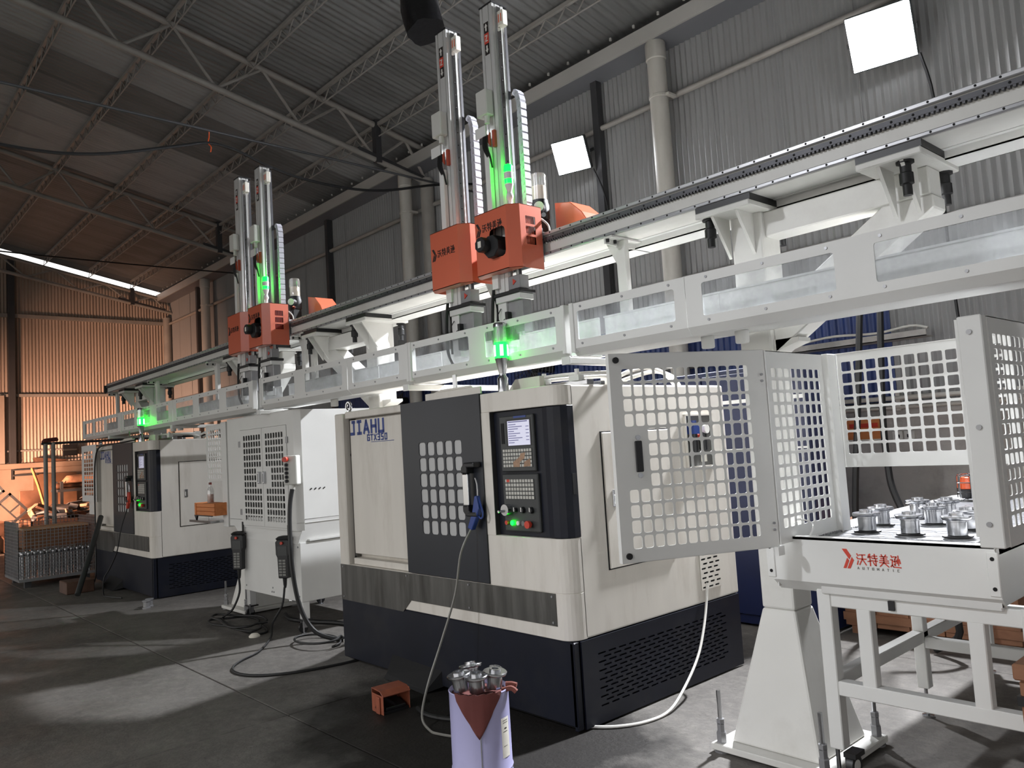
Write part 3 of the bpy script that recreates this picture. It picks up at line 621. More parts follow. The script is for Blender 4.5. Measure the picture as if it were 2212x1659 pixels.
# ================================================================== orange carriages
def carriage(dx, motor, label):
    ox = dx - .52
    t = thing('loader_carriage', label, 'machine', (ox, .2, 2.69), 'orange gantry carriages with tall vertical axes')
    X = lambda v: v + dx
    x0, x1, xm, yf, yc, yr, zb, zt = X(-.76), X(-.335), X(-.395), .055, .115, .30, 2.69, 3.09
    # sheet metal cover, open below, chamfered front corners
    front = [(x0, yr), (x0, yc), (X(-.70), yf), (xm, yf), (x1, yc), (x1, yr)]
    m = MB(); th = .004
    if motor:
        m.perf((X(-.70), yf + th, zb), (1, 0, 0), (0, 0, 1), xm - X(-.70), zt - zb, th, [(.135, .285)], [(.085, .275)], .03, seg=2)
    else: m.box(X(-.70), yf, zb, xm, yf + th, zt)
    m.hexa([(xm, yf, zb), (x1, yc, zb), (x1 - th, yc + th, zb), (xm - th, yf + th, zb), (xm, yf, zt), (x1, yc, zt), (x1 - th, yc + th, zt), (xm - th, yf + th, zt)])
    m.hexa([(x0, yc, zb), (X(-.70), yf, zb), (X(-.70), yf + th, zb), (x0 + th, yc, zb), (x0, yc, zt), (X(-.70), yf, zt), (X(-.70), yf + th, zt), (x0 + th, yc, zt)])
    m.box(x0, yc, zb, x0 + th, yr, zt)
    cols = [(.055, .115)]; 
    m.perf((x1 - th, yc, zb), (0, 1, 0), (0, 0, 1), yr - yc, zt - zb, th, [(.045, .13)], [(.15, .20), (.215, .265), (.28, .33)], .004, seg=1)
    m.prism([(x0, yr), (x0, yc), (X(-.70), yf), (xm, yf), (x1, yc), (x1, yr), (X(-.50), yr), (X(-.50), .26), (X(-.63), .26), (X(-.63), .13), (X(-.50), .13), (X(-.498), .26)][:6], 'xy', zt - .004, zt)
    m.prism([(x0, yc), (X(-.70), yf), (xm, yf), (x1, yc), (x1, yc + .02), (x0, yc + .02)], 'xy', zb, zb + .004)
    cov = m.build('cover', ORANGE, t)
    mm = MB()
    for (za, zc) in ((.15, .20), (.215, .265), (.28, .33)):
        for k in range(7): mm.box(x1 - .012, yc + .050 + k * .0115, zb + za, x1 - .006, yc + .0525 + k * .0115, zb + zc)
    mm.build('vent_grille', RED if dx < -2 else ORANGE, cov)
    MB().box(x0 + .02, yc + .03, zb + .03, x1 - .03, yr - .02, zt - .03).build('inner_housing', DARK, t)
    logo(cov, (X(-.69) if motor else X(-.685), yf, zt - .145 if motor else zt - .20), (1, 0, 0), (0, 0, 1), .085, BLACKINK, None, False)
    # z axis
    p0, p1, q0, q1 = X(-.625), X(-.505), .14, .24
    prof = [(p0, q0), (p0 + .02, q0), (p0 + .02, q0 + .008), (p0 + .03, q0 + .008), (p0 + .03, q0), (p0 + .082, q0), (p0 + .082, q0 + .008), (p0 + .09, q0 + .008), (p0 + .09, q0), (p1, q0), (p1, q0 + .02), (p1 - .006, q0 + .02), (p1 - .006, q0 + .03), (p1, q0 + .03),
            (p1, q0 + .07), (p1 - .006, q0 + .07), (p1 - .006, q0 + .08), (p1, q0 + .08), (p1, q1), (p0, q1)]
    ztop = 4.48 if motor else 4.52
    ax_ = MB().prism(prof, 'xy', 2.55, ztop).build('vertical_axis', ALU, t)
    MB().box(p0 - .004, q0 - .004, ztop, p1 + .004, q1 + .03, ztop + .010).build('top_cap', BLACK, ax_)
    MB().box(p1, q0 + .032, 2.6, p1 + .010, q0 + .066, ztop - .02).build('guide_rail', CHROME, ax_, bev=.002)
    m = MB()
    z = 2.7
    while z < ztop - .1: m.cyl((p1 + .0095, q0 + .049, z), (p1 + .0115, q0 + .049, z), .004, 6); z += .09
    stuff(m.build('rail_screws', DARK, ax_))
    MB().box(p1 - .012, q1, 2.6, p1 + .004, q1 + .02, ztop - .02).build('back_rack', RACK, ax_)
    # arrow sticker
    s = MB().box(p0 + .034, q0 - .0015, ztop - .33, p0 + .078, q0 + .0005, ztop - .11).build('arrow_sticker', BLACKINK, ax_)
    MB().box(p0 + .034, q0 - .0025, ztop - .255, p0 + .078, q0 - .001, ztop - .185).build('red_field', REDINK, ax_)
    m = MB().strokes((p0 + .045, q0 - .0025, ztop - .238), (1, 0, 0), (0, 0, 1), [[(p[0] * .036, p[1] * .036) for p in l] for l in F['Z']], .006)
    m.polys((p0 + .034, q0 - .0015, ztop - .33), (1, 0, 0), (0, 0, 1), [[(.022, .012), (.036, .036), (.028, .036), (.028, .062), (.016, .062), (.016, .036), (.008, .036)], [(.022, .212), (.008, .188), (.016, .188), (.016, .16), (.028, .16), (.028, .188), (.036, .188)]])
    m.build('arrows', WHITEINK, ax_)
    sb = MB().box(p1 + .004, q0 + .04, ztop - .16, p1 + .055, q0 + .085, ztop - .055).build('limit_block', PAPER, ax_, bev=.004)
    MB().box(p1 + .015, q0 + .0385, ztop - .135, p1 + .022, q0 + .041, ztop - .08).box(p1 + .037, q0 + .0385, ztop - .135, p1 + .044, q0 + .041, ztop - .08).build('block_marks', AMBER, sb)
    zj = 3.73 if motor else 3.76
    MB().box(p0 - .02, q0 - .065, zj, p0 + .085, q0 - .002, zj + .17).build('junction_box', LIGHTG, ax_, bev=.006)
    MB().cyl((p0 + .05, q0 - .035, zj), (p0 + .05, q0 - .035, zj - .05), .018, 10).build('cable_gland', LIGHTG, ax_)
    MB().box(p0 - .07, q0 - .04, zj - .125, p0 + .035, q0 - .034, zj - .055).build('bracket_plate', GUARD, ax_)
    MB().box(p0 + .072, q0 - .02, zj - .21, p0 + .094, q0, zj - .10).prism([(p0 + .02, zj - .15), (p0 + .06, zj - .20), (p0 + .06, zj - .11)], 'xz', q0 - .03, q0 - .02).build('red_bracket', mat('dull_red', (168, 76, 54), .5, var=.1), ax_)
    m = MB()
    for k in range(4): m.tube([(p0 + .0 + k * .012, q0 - .03, zj - .12), (p0 + .004 + k * .012, q0 - .04, zj - .20), (p0 + .03 + k * .008, q0 - .03, zj - .27), (p0 + .035 + k * .006, q0 - .015, zj - .34)], .006, 5)
    m.build('cable_bundle', RUBBER, ax_, smooth=True)
    MB().box(p0 + .0, q0 - .035, zt, p0 + .05, q0 - .004, 3.53).build('cable_duct', GUARD, t, bev=.003)
    # drag chains: dark one arching at the left, pale one along the right
    def chain(pts, w, matl, nm):
        c = bpy.data.objects.new(nm, None); COL.objects.link(c); c.parent = t; ORG[c.name] = ORG[t.name]; src = None
        for (px, py, pz, an) in pts:
            if src is None:
                l = MB().prism([(-.030, -.012), (-.018, -.020), (.018, -.020), (.030, -.012), (.030, .012), (.018, .020), (-.018, .020), (-.030, .012)], 'xz', -w / 2, w / 2)
                l.cyl((-.001, -w / 2 - .004, 0), (-.001, -w / 2, 0), .011, 8)
                src = l.build('chain_link', matl, None, at=(0, 0, 0)); o = src
            else: o = src.copy(); COL.objects.link(o)
            o.parent = c; o.location = Vector((px, py, pz)) - Vector(ORG[t.name]); o.rotation_euler = (0, an, 0); o.scale = (1, 1, 1)
    pts = [(p1 + .055, .30, 3.12 + i * .052, PI / 2) for i in range(14 if motor else 14)]
    zc = pts[-1][2]
    pts += [(p1 + .048, .30, zc + .052, PI / 2 - .3), (p1 + .03, .30, zc + .095, PI / 2 - .8)]
    chain(pts, .05, mat('grey_chain', (168, 168, 176), .45, var=.1, scale=20), 'drag_chain')
    pts = [(p0 - .045, .26, 3.12 + i * .052, PI / 2) for i in range(15)]
    zc = pts[-1][2]
    pts += [(p0 - .036, .26, zc + .05, PI / 2 + .3), (p0 - .012, .26, zc + .09, PI / 2 + .9)]
    chain(pts, .06, RUBBER, 'cable_carrier')
    # saddle on the beam
    MB().box(X(-.74), .295, 2.74, X(-.34), .312, 2.96).build('saddle_plate', RAIL, t)
    MB().box(X(-.72), .30, 2.925, X(-.36), .80, 2.945).build('top_plate', ALU, t)
    # wrist and gripper under the cover
    MB().box(p0 - .012, q0 - .02, 2.60, p0 + .045, q0 + .0, 2.70).build('duct_end', GUARD, t)
    MB().box(p0 - .01, q0 - .02, 2.545, X(-.385), q1 + .02, 2.568).build('flange_plate', BLACK, t, bev=.003)
    MB().box(p0 + .0, q0 - .01, 2.505, X(-.395), q1 + .01, 2.545).build('adapter_block', ALU, t, bev=.003)
    gr = MB().box(p0 + .005, q0, 2.22, p0 + .085, q1, 2.505).build('gripper_body', ALU, t, bev=.004)
    MB().box(p0 + .085, q0 + .015, 2.30, X(-.40), q1 - .01, 2.505).build('cylinder_block', RAIL, gr, bev=.003)
    MB().cyl((X(-.425), q0 + .03, 2.28), (X(-.425), q0 + .03, 2.50), .012, 10).build('piston_rod', CHROME, gr, smooth=True)
    MB().box(p0 + .09, q0 - .02, 2.33, p0 + .115, q0 + .03, 2.44).box(p0 + .09, q0 - .02, 2.26, p0 + .15, q0 + .04, 2.33).box(p0 + .12, q0 - .015, 2.33, p0 + .14, q0 + .03, 2.37).build('jaw', BLACK, gr, bev=.002)
    MB().prism([(X(-.46), 2.60), (X(-.46), 2.64), (X(-.43), 2.62)], 'xz', q0 - .004, q0 - .001).build('warning_triangle', RED, t)
    MB().box(X(-.505), q0 + .0, 2.575, X(-.40), q1 - .02, 2.66).build('valve_block', RAIL, t, bev=.003)
    m = MB().tube([(p0 - .01, q0 - .012, 2.60), (p0 - .03, q0 - .012, 2.50), (p0 - .045, q0 - .008, 2.38), (p0 - .05, q0 + .0, 2.26), (p0 - .03, q0 + .02, 2.18)], .011, 6)
    m.tube([(p0 + .0, q0 - .02, 2.57), (p0 - .02, q0 + .02, 2.48), (p0 - .03, q0 + .02, 2.36), (p0 - .03, q0 + .02, 2.25)], .008, 6)
    m.tube([(p0 + .04, q0 - .004, 2.47), (p0 + .02, q0 - .02, 2.42), (p0 + .05, q0 - .02, 2.38), (p0 + .07, q0 - .004, 2.40)], .003, 5)
    m.build('air_hoses', RUBBER, t, smooth=True)
    if motor:
        a = MB().prism([(X(-.515) + r_ * math.cos(k * PI / 4 + PI / 8), 2.845 + r_ * math.sin(k * PI / 4 + PI / 8)) for k in range(8) for r_ in (.075,)], 'xz', .015, .16).build('servo_motor', BLACK, t, bev=.004)
        MB().prism([(X(-.56) + .05 * math.cos(k * PI / 4 + PI / 8), 2.86 + .05 * math.sin(k * PI / 4 + PI / 8)) for k in range(8)], 'xz', -.035, .02).build('motor_cap', BLACK, a, bev=.004)
        MB().box(X(-.575), -.037, 2.84, X(-.545), -.034, 2.88).build('motor_label', PAPER, a)
        # stack light
        lx, ly = X(-.42), .12
        s = MB().lathe((lx, ly, zt), [(.034, 0), (.034, .008), (.012, .014), (.012, .04), (.020, .05), (.024, .065), (.018, .085), (.014, .09), (.016, .10), (.026, .13), (.029, .145)], 16).build('stack_light', GUARD, t, smooth=True)
        MB().lathe((lx, ly, zt + .145), [(.028, 0), (.028, .115), (.024, .122), (0, .123)], 16).build('green_lens', GREENL, s, smooth=True)
        MB().lathe((lx, ly, zt + .175), [(.0295, 0), (.0295, .045)], 16).build('frosted_band', GUARD, s, smooth=True)
        # lubricator
        qx, qy = X(-.50), .46
        b = MB().lathe((qx, qy, 3.07), [(.055, 0), (.062, .01), (.062, .10), (.055, .12), (.055, .135)], 16).build('lubricator_pump', RUBBER, t, smooth=True)
        MB().box(qx - .03, qy - .05, 2.945, qx + .05, qy + .04, 3.07).build('pump_foot', BLACK, b, bev=.004)
        MB().cyl((qx + .02, qy - .02, 3.14), (qx + .075, qy - .085, 3.135), .036, 14).build('pump_motor', BLACK, b, smooth=True)
        MB().cyl((qx + .074, qy - .083, 3.135), (qx + .077, qy - .087, 3.135), .033, 14).build('motor_disc', LIGHTG, b)
        MB().cyl((qx + .06, qy - .03, 3.08), (qx + .10, qy - .07, 3.075), .016, 8).cyl((qx + .03, qy - .05, 3.03), (qx + .07, qy - .09, 3.03), .014, 8).build('fittings', CHROME, b, smooth=True)
        MB().lathe((qx, qy, 3.205), [(.052, 0), (.052, .16), (.046, .18), (.0, .182)], 16).build('reservoir', CLEARP, b, smooth=True)
        MB().lathe((qx, qy, 3.206), [(.046, 0), (.046, .095), (0, .096)], 16).build('grease_follower', mat('grease', (196, 184, 164), .5), b, smooth=True)
        # rear cover of the drag chain
        z0 = 2.945
        MB().prism([(X(-.50), z0), (X(-.50), z0 + .27), (X(-.36), z0 + .24), (X(-.26), z0 + .15), (X(-.22), z0 + .09), (X(-.22), z0 + .02), (X(-.30), z0)], 'xz', .60, .80).build('rear_cover', ORANGE, t, bev=.004)
        MB().tube([(x1 - .01, .31, 3.02), (x1 + .03, .33, 2.97), (x1 + .035, .33, 2.90), (x1 + .01, .32, 2.86)], .007, 6).build('grease_hose', HOSEW, t, smooth=True)
    return t
carriage(0, True, 'orange carriage with a black motor in its front, nearer pair, right hand one')
carriage(-.49, False, 'plain fronted orange carriage of the nearer pair, its tall axis under the black sleeve')
carriage(-3.53, True, 'orange carriage with a black motor in its front, far pair above the cabinet')
carriage(-4.03, False, 'plain fronted orange carriage of the far pair above the cabinet')

# ================================================================== lathes
def arc_corner(x, y, r, n=6):   # rounded corner towards (x, y): +x, -y
    return [(x - r + r * math.sin(a), y + r - r * math.cos(a)) for a in [k * PI / 2 / n for k in range(n + 1)]]
def lathe_machine(label):
    t = thing('cnc_lathe', label, 'machine', (-1.26, .84, 0), 'lathes under the gantry')
    zb, ztp, XL, D = .49, 1.93, -2.53, 1.66
    # base
    MB().box(XL, .02, .03, -.02, D + .02, zb).build('base', NAVY, t, bev=.01)
    MB().prism([(XL + .03, .03), (XL + .03, .0), (-1.95, .0), (-1.90, .10), (-1.35, .10), (-1.30, .0), (-.05, .0), (-.05, .03)][::1], 'xz', .06, D - .05).build('base_skirt', DARK, t)
    MB().box(XL, .0, .03, -.0, .022, zb - .002).build('base_front', NAVY, t, bev=.006)
    MB().hexa([(-1.78, -.12, .02), (-1.30, -.12, .0), (-1.24, .01, .03), (-1.84, .01, .03), (-1.77, -.10, .05), (-1.32, -.10, .02), (-1.24, .01, .14), (-1.84, .01, .16)]).build('chip_flap', DARK, t)
    # grille on the right
    g = MB().box(-.03, .0, .01, -.004, .05, zb - .002).build('corner_post', NAVY, t, bev=.004)
    p = MB()
    rows = 13; zg0, zg1 = .095, .405; h = (zg1 - zg0) / rows
    p.perf((-.004, .055, .012), (0, 1, 0), (0, 0, 1), D - .02 - .055, zg0 - .012, .012, [(.5, .505)], [(.02, .025)], .001, seg=1)
    for r_ in range(rows):
        off = .0 if r_ % 2 == 0 else .045
        cols = [(.13 + off + k * .09 - (.04 if False else 0), .13 + off + k * .09 + .066) for k in range(14 if r_ % 2 == 0 else 14)]
        p.perf((-.004, .055, zg0 + r_ * h), (0, 1, 0), (0, 0, 1), D - .02 - .055, h, .012, cols, [(h * .30, h * .70)], .004, seg=1)
    p.box(-.004, .055, zg1, .008, D - .02, zb - .004)
    p.build('grille_panel', NAVY, t)
    MB().box(-.018, .12, .08, -.012, D - .08, .43).build('grille_backing', DARK, t)
    # shell
    MB().box(XL, .10, zb, 0, D, ztp).build('body', CREAM, t, bev=.012, seg=2)
    MB().box(XL, 0, zb, -2.405, .12, ztp + .0).build('left_post', CREAM, t, bev=.008)
    MB().box(-2.405, .06, .745, -2.37, .12, 1.90).build('post_return', STRIP, t)
    sk = [(XL, .12), (XL, 0)] + arc_corner(0, 0, .09) + [(0, .12)]
    MB().prism(sk, 'xy', zb, .75).build('front_skirt', CREAM, t, bev=.003)
    rb = [(-.684, .12), (-.684, .0)] + arc_corner(0, 0, .09) + [(0, .12)]
    MB().prism(rb, 'xy', .75, 1.055).build('front_corner', CREAM, t, bev=.003)
    MB().prism(rb, 'xy', 1.812, ztp).build('front_corner', CREAM, t, bev=.003)
    MB().box(-.684, 0, 1.055, -.605, .12, 1.812).build('front_stile', CREAM, t)
    hs = [(-.603, .12), (-.603, .032), (-.15, .018), (-.10, .006), (-.055, .012), (-.02, .035), (.003, .07), (.004, .12)]
    cp = MB().prism(hs, 'xy', 1.057, 1.810).build('control_housing', NAVY, t, bev=.004)
    MB().box(-.604, .0, 1.057, -.600, .034, 1.81).build('housing_return', STRIP, cp)
    MB().box(.0, .075, 1.30, .006, .105, 1.42).build('grip_slot', DARK, cp)
    # fixed front panel with lettering
    fp = MB().box(-2.37, .045, .832, -1.55, .10, 1.872).build('fixed_panel', CREAM, t, bev=.004)
    MB().box(-2.40, .02, 1.885, -1.55, .10, 1.94).build('top_rail', CREAM, t, bev=.006)
    MB().box(-2.37, .03, .752, -1.55, .11, .80).build('lower_track', CREAM, t, bev=.004)
    MB().strokes((-2.365, .045, 1.763), (1, 0, 0), (0, 0, 1), word('JIAHU', 0, 0, .092, .103, 1.25), .024).build('maker_lettering', BLUEINK, fp)
    MB().strokes((-2.115, .045, 1.703), (1, 0, 0), (0, 0, 1), word('GTX350', 0, 0, .042, .049, 1.2), .0105).build('model_lettering', BLUEINK, fp)
    MB().strokes((-2.06, .045, 1.690), (1, 0, 0), (0, 0, 1), [[(0, 0), (.31, 0)]], .004).build('underline', BLUEINK, fp)
    m = MB()
    for (qx, qz) in ((-2.39, 1.60), (-2.39, .80)): m.cyl((qx, .056, qz), (qx, .061, qz), .012, 8)
    m.build('post_holes', DARK, t)
    # sliding door
    d = MB(); dx0, dz0 = -1.565, .757
    cols = [(c0 - dx0, c1 - dx0) for c0, c1 in grid(5, -1.364, -.888, .80)]; rows = [(a - dz0, b - dz0) for a, b in grid(6, 1.033, 1.655, .86)]
    d.perf((dx0, -.004, dz0), (1, 0, 0), (0, 0, 1), .881, 1.18, .006, cols, rows, .018, seg=3)
    dr_ = d.build('sliding_door', NAVYD, t)
    MB().box(-1.40, -.0035, 1.0, -.86, .001, 1.69).build('door_window', PANE, dr_)
    MB().box(dx0, -.004, dz0, -.684, .09, dz0 + .02).box(dx0, -.004, 1.917, -.684, .09, 1.937).box(dx0, -.004, dz0, dx0 + .02, .09, 1.937).box(-.704, -.004, dz0, -.685, .09, 1.937).build('door_edge', NAVYD, dr_)
    hd = MB().box(-.828, -.068, 1.238, -.774, -.040, 1.438).build('door_handle', CHROME, dr_, bev=.006, seg=2)
    MB().prism([(-.832, 1.438), (-.832, 1.475), (-.80, 1.508), (-.70, 1.508), (-.70, 1.475), (-.775, 1.475), (-.775, 1.438)], 'xz', -.072, -.008).build('handle_mount', BLACK, hd, bev=.008, seg=2)
    MB().prism([(-.832, 1.238), (-.832, 1.20), (-.80, 1.17), (-.70, 1.17), (-.70, 1.20), (-.775, 1.20), (-.775, 1.238)], 'xz', -.072, -.008).build('handle_mount', BLACK, hd, bev=.008, seg=2)
    # stained steel apron
    st = [(XL + .01, .748), (-.114, .748), (-.114, .567), (-1.56, .562), (-1.66, .474), (XL + .01, .474)]
    ap = MB().prism(st, 'xz', -.006, .002).build('apron_plate', STRIP, t)
    m = MB()
    for (qx, qz) in ((-2.48, .73), (-1.6, .73), (-.9, .73), (-.14, .73), (-.14, .585), (-.9, .585), (-2.48, .50)): m.cyl((qx, -.010, qz), (qx, -.005, qz), .007, 8)
    m.build('apron_screws', RAIL, ap)
    # control unit
    y = .022
    cu = MB().box(-.515, y - .022, 1.440, -.213, .032, 1.777).build('display_unit', CHAR, t, bev=.006)
    MB().box(-.452, y - .0235, 1.592, -.232, y - .021, 1.757).build('screen_bezel', BLACK, cu)
    MB().box(-.437, y - .025, 1.597, -.243, y - .023, 1.745).build('screen', SCREEN, cu)
    m = MB()
    for k in range(9): m.box(-.43, y - .0262, 1.612 + k * .0135, -.43 + (.05 + .09 * ((k * 7) % 5) / 5), y - .0249, 1.6165 + k * .0135)
    for k in range(5): m.box(-.275, y - .0262, 1.625 + k * .02, -.25, y - .0249, 1.629 + k * .02)
    m.box(-.43, y - .0262, 1.735, -.26, y - .0249, 1.741)
    m.build('screen_lines', mat('screen_ink', (120, 120, 168), .5), cu)
    MB().box(-.38, y - .0245, 1.760, -.27, y - .0215, 1.772).build('badge', BLUEP, cu)
    MB().box(-.498, y - .0245, 1.610, -.472, y - .0215, 1.735).build('card_slot', DARK, cu)
    def keyfield(x0, x1, z0, z1, nc, nr, par):
        kf = MB().box(x0, y - .0245, z0, x1, y - .0215, z1).build('key_field', CHAR, par)
        m = MB(); w = (x1 - x0) / nc; h = (z1 - z0) / nr
        for i in range(nc):
            for j in range(nr):
                m.box(x0 + i * w + w * .12, y - .027, z0 + j * h + h * .14, x0 + (i + 1) * w - w * .12, y - .0244, z0 + (j + 1) * h - h * .14)
        stuff(m.build('keys', KEYS, kf)); return kf
    kf = keyfield(-.493, -.235, 1.466, 1.578, 11, 5, cu)
    MB().polys((-.40, y - .0272, 1.468), (1, 0, 0), (0, 0, 1), [[(0, 0), (.055, .0), (.06, .03), (.10, .05), (.11, .085), (.07, .08), (.06, .06), (.0, .03)], [(.09, .0), (.15, .004), (.15, .05), (.10, .03)]], .001).build('tape_patch', TAPE, kf)
    lu = MB().box(-.515, y - .022, 1.086, -.203, .032, 1.428).build('operator_unit', CHAR, t, bev=.006)
    kf = keyfield(-.487, -.235, 1.276, 1.398, 10, 5, lu)
    MB().box(-.47, y - .0285, 1.379, -.445, y - .0265, 1.395).build('red_key', RED, kf)
    hw = MB().cyl((-.470, y - .06, 1.214), (-.470, y - .022, 1.214), .034, 20).build('handwheel', STEEL, lu, smooth=True)
    MB().cyl((-.498, y - .085, 1.206), (-.498, y - .058, 1.206), .008, 8).build('crank', CHROME, hw, smooth=True)
    for kx in (-.405, -.342, -.268):
        kn = MB().cyl((kx, y - .042, 1.214), (kx, y - .022, 1.214), .017 if kx > -.4 else .012, 14, r2=.02 if kx > -.4 else .014).build('rotary_knob', BLACK, lu, smooth=True)
        MB().box(kx - .003, y - .0435, 1.205, kx + .003, y - .0415, 1.23).build('pointer', WHITEINK, kn)
    for kx, mm, rr in ((-.489, RED, .013), (-.438, GREENL, .014), (-.387, WHITEINK, .013), (-.341, mat('grey_button', (110, 110, 106), .4), .015)):
        MB().cyl((kx, y - .034, 1.136), (kx, y - .022, 1.136), rr, 14).build('push_button', mm, lu, smooth=True)
    MB().lathe((0, 0, 0), [(.012, 0), (.012, .012), (.022, .016), (.022, .026), (.012, .032), (0, .033)], 16)
    MB().cyl((-.285, y - .055, 1.132), (-.285, y - .035, 1.132), .022, 16).cyl((-.285, y - .04, 1.132), (-.285, y - .02, 1.132), .012, 12).build('emergency_stop', RED, lu, smooth=True)
    # side
    hp = MB().box(0, .342, .845, .012, .985, 1.642).build('side_hatch', CREAM, t, bev=.004)
    MB().box(.0, .334, .838, .004, .992, 1.649).build('hatch_seam', DARK, hp)
    lt = MB().box(.012, .395, 1.20, .020, .435, 1.30).build('hatch_latch', STEEL, hp, bev=.006, seg=2)
    MB().box(.019, .403, 1.215, .024, .427, 1.27).build('latch_lever', CHROME, lt, bev=.003)
    rc = MB().box(.0005, 1.175, 1.385, .002, 1.47, 1.722).build('service_recess', mat('recess_grey', (96, 96, 94), .6), t)
    MB().box(.002, 1.165, 1.375, .02, 1.175, 1.732).box(.002, 1.47, 1.375, .02, 1.48, 1.732).box(.002, 1.165, 1.722, .02, 1.48, 1.732).box(.002, 1.165, 1.375, .02, 1.48, 1.385).build('recess_frame', CREAM, rc)
    MB().box(.002, 1.20, 1.60, .06, 1.26, 1.66).cyl((.03, 1.23, 1.66), (.03, 1.23, 1.69), .025, 10).build('pressure_regulator', BLUEP, rc)
    MB().cyl((.03, 1.23, 1.47), (.03, 1.23, 1.60), .026, 12).cyl((.03, 1.34, 1.49), (.03, 1.34, 1.62), .024, 12).build('filter_bowl', BLACK, rc, smooth=True)
    MB().cyl((.035, 1.34, 1.63), (.065, 1.34, 1.63), .03, 14).build('gauge', WHITEINK, rc, smooth=True)
    MB().box(.002, 1.19, 1.565, .05, 1.40, 1.575).build('mount_rail', STEEL, rc)
    MB().cyl((.02, 1.24, 1.585), (.02, 1.31, 1.585), .014, 8).build('red_fitting', RED, rc, smooth=True)
    MB().box(.002, 1.335, 1.41, .006, 1.40, 1.475).build('paper_tag', PAPER, rc)
    v = MB()
    for r_ in range(9):
        off = 0 if r_ % 2 == 0 else .02
        v.perf((-.0005, 1.225, .572 + r_ * .0305), (0, 1, 0), (0, 0, 1), .235, .0305, .004, [(.012 + off + k * .07, .012 + off + k * .07 + .05) for k in range(3)], [(.009, .021)], .004, seg=1)
    MB().box(.0002, 1.228, .575, .0012, 1.457, .843).build('vent_backing', DARK, t)
    for ob in [v.build('side_vent', CREAM, t)]: ob.location = Vector((.003, 0, 0))
    # top
    eb = MB().tube([(-2.40 + .035 * math.cos(a), .06, 1.985 + .035 * math.sin(a)) for a in [k * PI / 5 for k in range(10)]], .010, 6, 1, True).cyl((-2.40, .06, 1.935), (-2.40, .06, 1.955), .02, 10).build('eye_bolt', STEEL, t, smooth=True)
    MB().box(-1.30, .02, 1.935, -.70, .035, 1.985).prism([(-1.20, 1.985), (-.78, 1.985), (-.80, 2.0), (-1.12, 2.0)], 'xz', .02, .032).build('hood_bracket', CREAM, t, bev=.003)
    MB().box(-1.02, .05, 1.985, -.985, .062, 2.09).build('hood_strut', STEEL, t)
    MB().box(-.62, .28, 1.932, -.02, .34, 1.965).box(-.62, .40, 1.932, -.02, .44, 1.955).build('hood_rail', STEEL, t, bev=.003)
    MB().prism([(-.60, 1.932), (-.52, 2.01), (-.30, 2.01), (-.30, 1.932)], 'xz', .16, .20).build('hood_wedge', CREAM, t)
    m = MB()
    for q in (-.38, -.10): MB().box(q - .04, .25, 1.96, q + .04, .30, 1.995).cyl((q + .02, .26, 1.99), (q + .02, .26, 2.03), .014, 8).build('hose_clamp', GUARD, t)
    m = MB().tube([(-.6, .27, 2.005), (-.2, .27, 2.005), (.02, .40, 2.00), (.0, .55, 2.00)], .012, 7)
    m.tube([(-.15, .62, 1.955), (-.1, .75, 2.02), (-.08, .92, 2.05), (-.08, 1.10, 2.02), (-.09, 1.22, 1.945)], .014, 7)
    m.tube([(-.2, .72, 1.95), (-.14, .88, 2.0), (-.1, 1.05, 2.03), (-.1, 1.22, 2.0), (-.12, 1.32, 1.94)], .014, 7)
    m.tube([(-.6, .34, 2.0), (-.1, .5, 1.99), (-.06, .62, 1.965), (-.15, .62, 1.955)], .012, 7)
    m.build('coolant_hoses', HOSEW, t, smooth=True)
    MB().box(-.20, .60, 1.935, -.14, .68, 2.03).build('valve_block', LIGHTG, t, bev=.004)
    # stack light
    q = MB().lathe((-.525, .062, 1.932), [(.034, 0), (.034, .085), (.030, .09), (.022, .10), (.022, .115), (.042, .205), (.044, .21)], 20).build('stack_light', STEEL, t, smooth=True)
    MB().lathe((-.525, .062, 2.142), [(.042, 0), (.042, .10)], 20).build('green_lens', GREENL, q, smooth=True)
    for k in range(5): MB().bar((-.525 + .0415 * math.cos(k * 1.2566 - .65), .062 + .0415 * math.sin(k * 1.2566 - .65), 2.155), (-.525 + .0415 * math.cos(k * 1.2566 - .65), .062 + .0415 * math.sin(k * 1.2566 - .65), 2.225), .022, .006, (math.cos(k * 1.2566 - .65), math.sin(k * 1.2566 - .65), 0)).build('led_strip', GREENC, q)
    MB().lathe((-.525, .062, 2.242), [(.042, 0), (.040, .07), (.040, .095)], 20).build('clear_lens', SMOKE, q, smooth=True)
    MB().lathe((-.525, .062, 2.242), [(.018, 0), (.018, .095)], 10).build('lamp_core', STEEL, q, smooth=True)
    MB().lathe((-.525, .062, 2.337), [(.042, 0), (.042, .02), (.036, .028), (0, .03)], 20).build('lamp_cap', STEEL, q, smooth=True)
    return t
lathe = lathe_machine('nearer white and navy lathe, its operator panel and corner facing the bucket')
far = copy_tree(lathe)
far.location = Vector(lathe.location) + Vector((-7.05, -.02, 0))
far['label'] = 'farther white and navy lathe beyond the perforated double door cabinet'

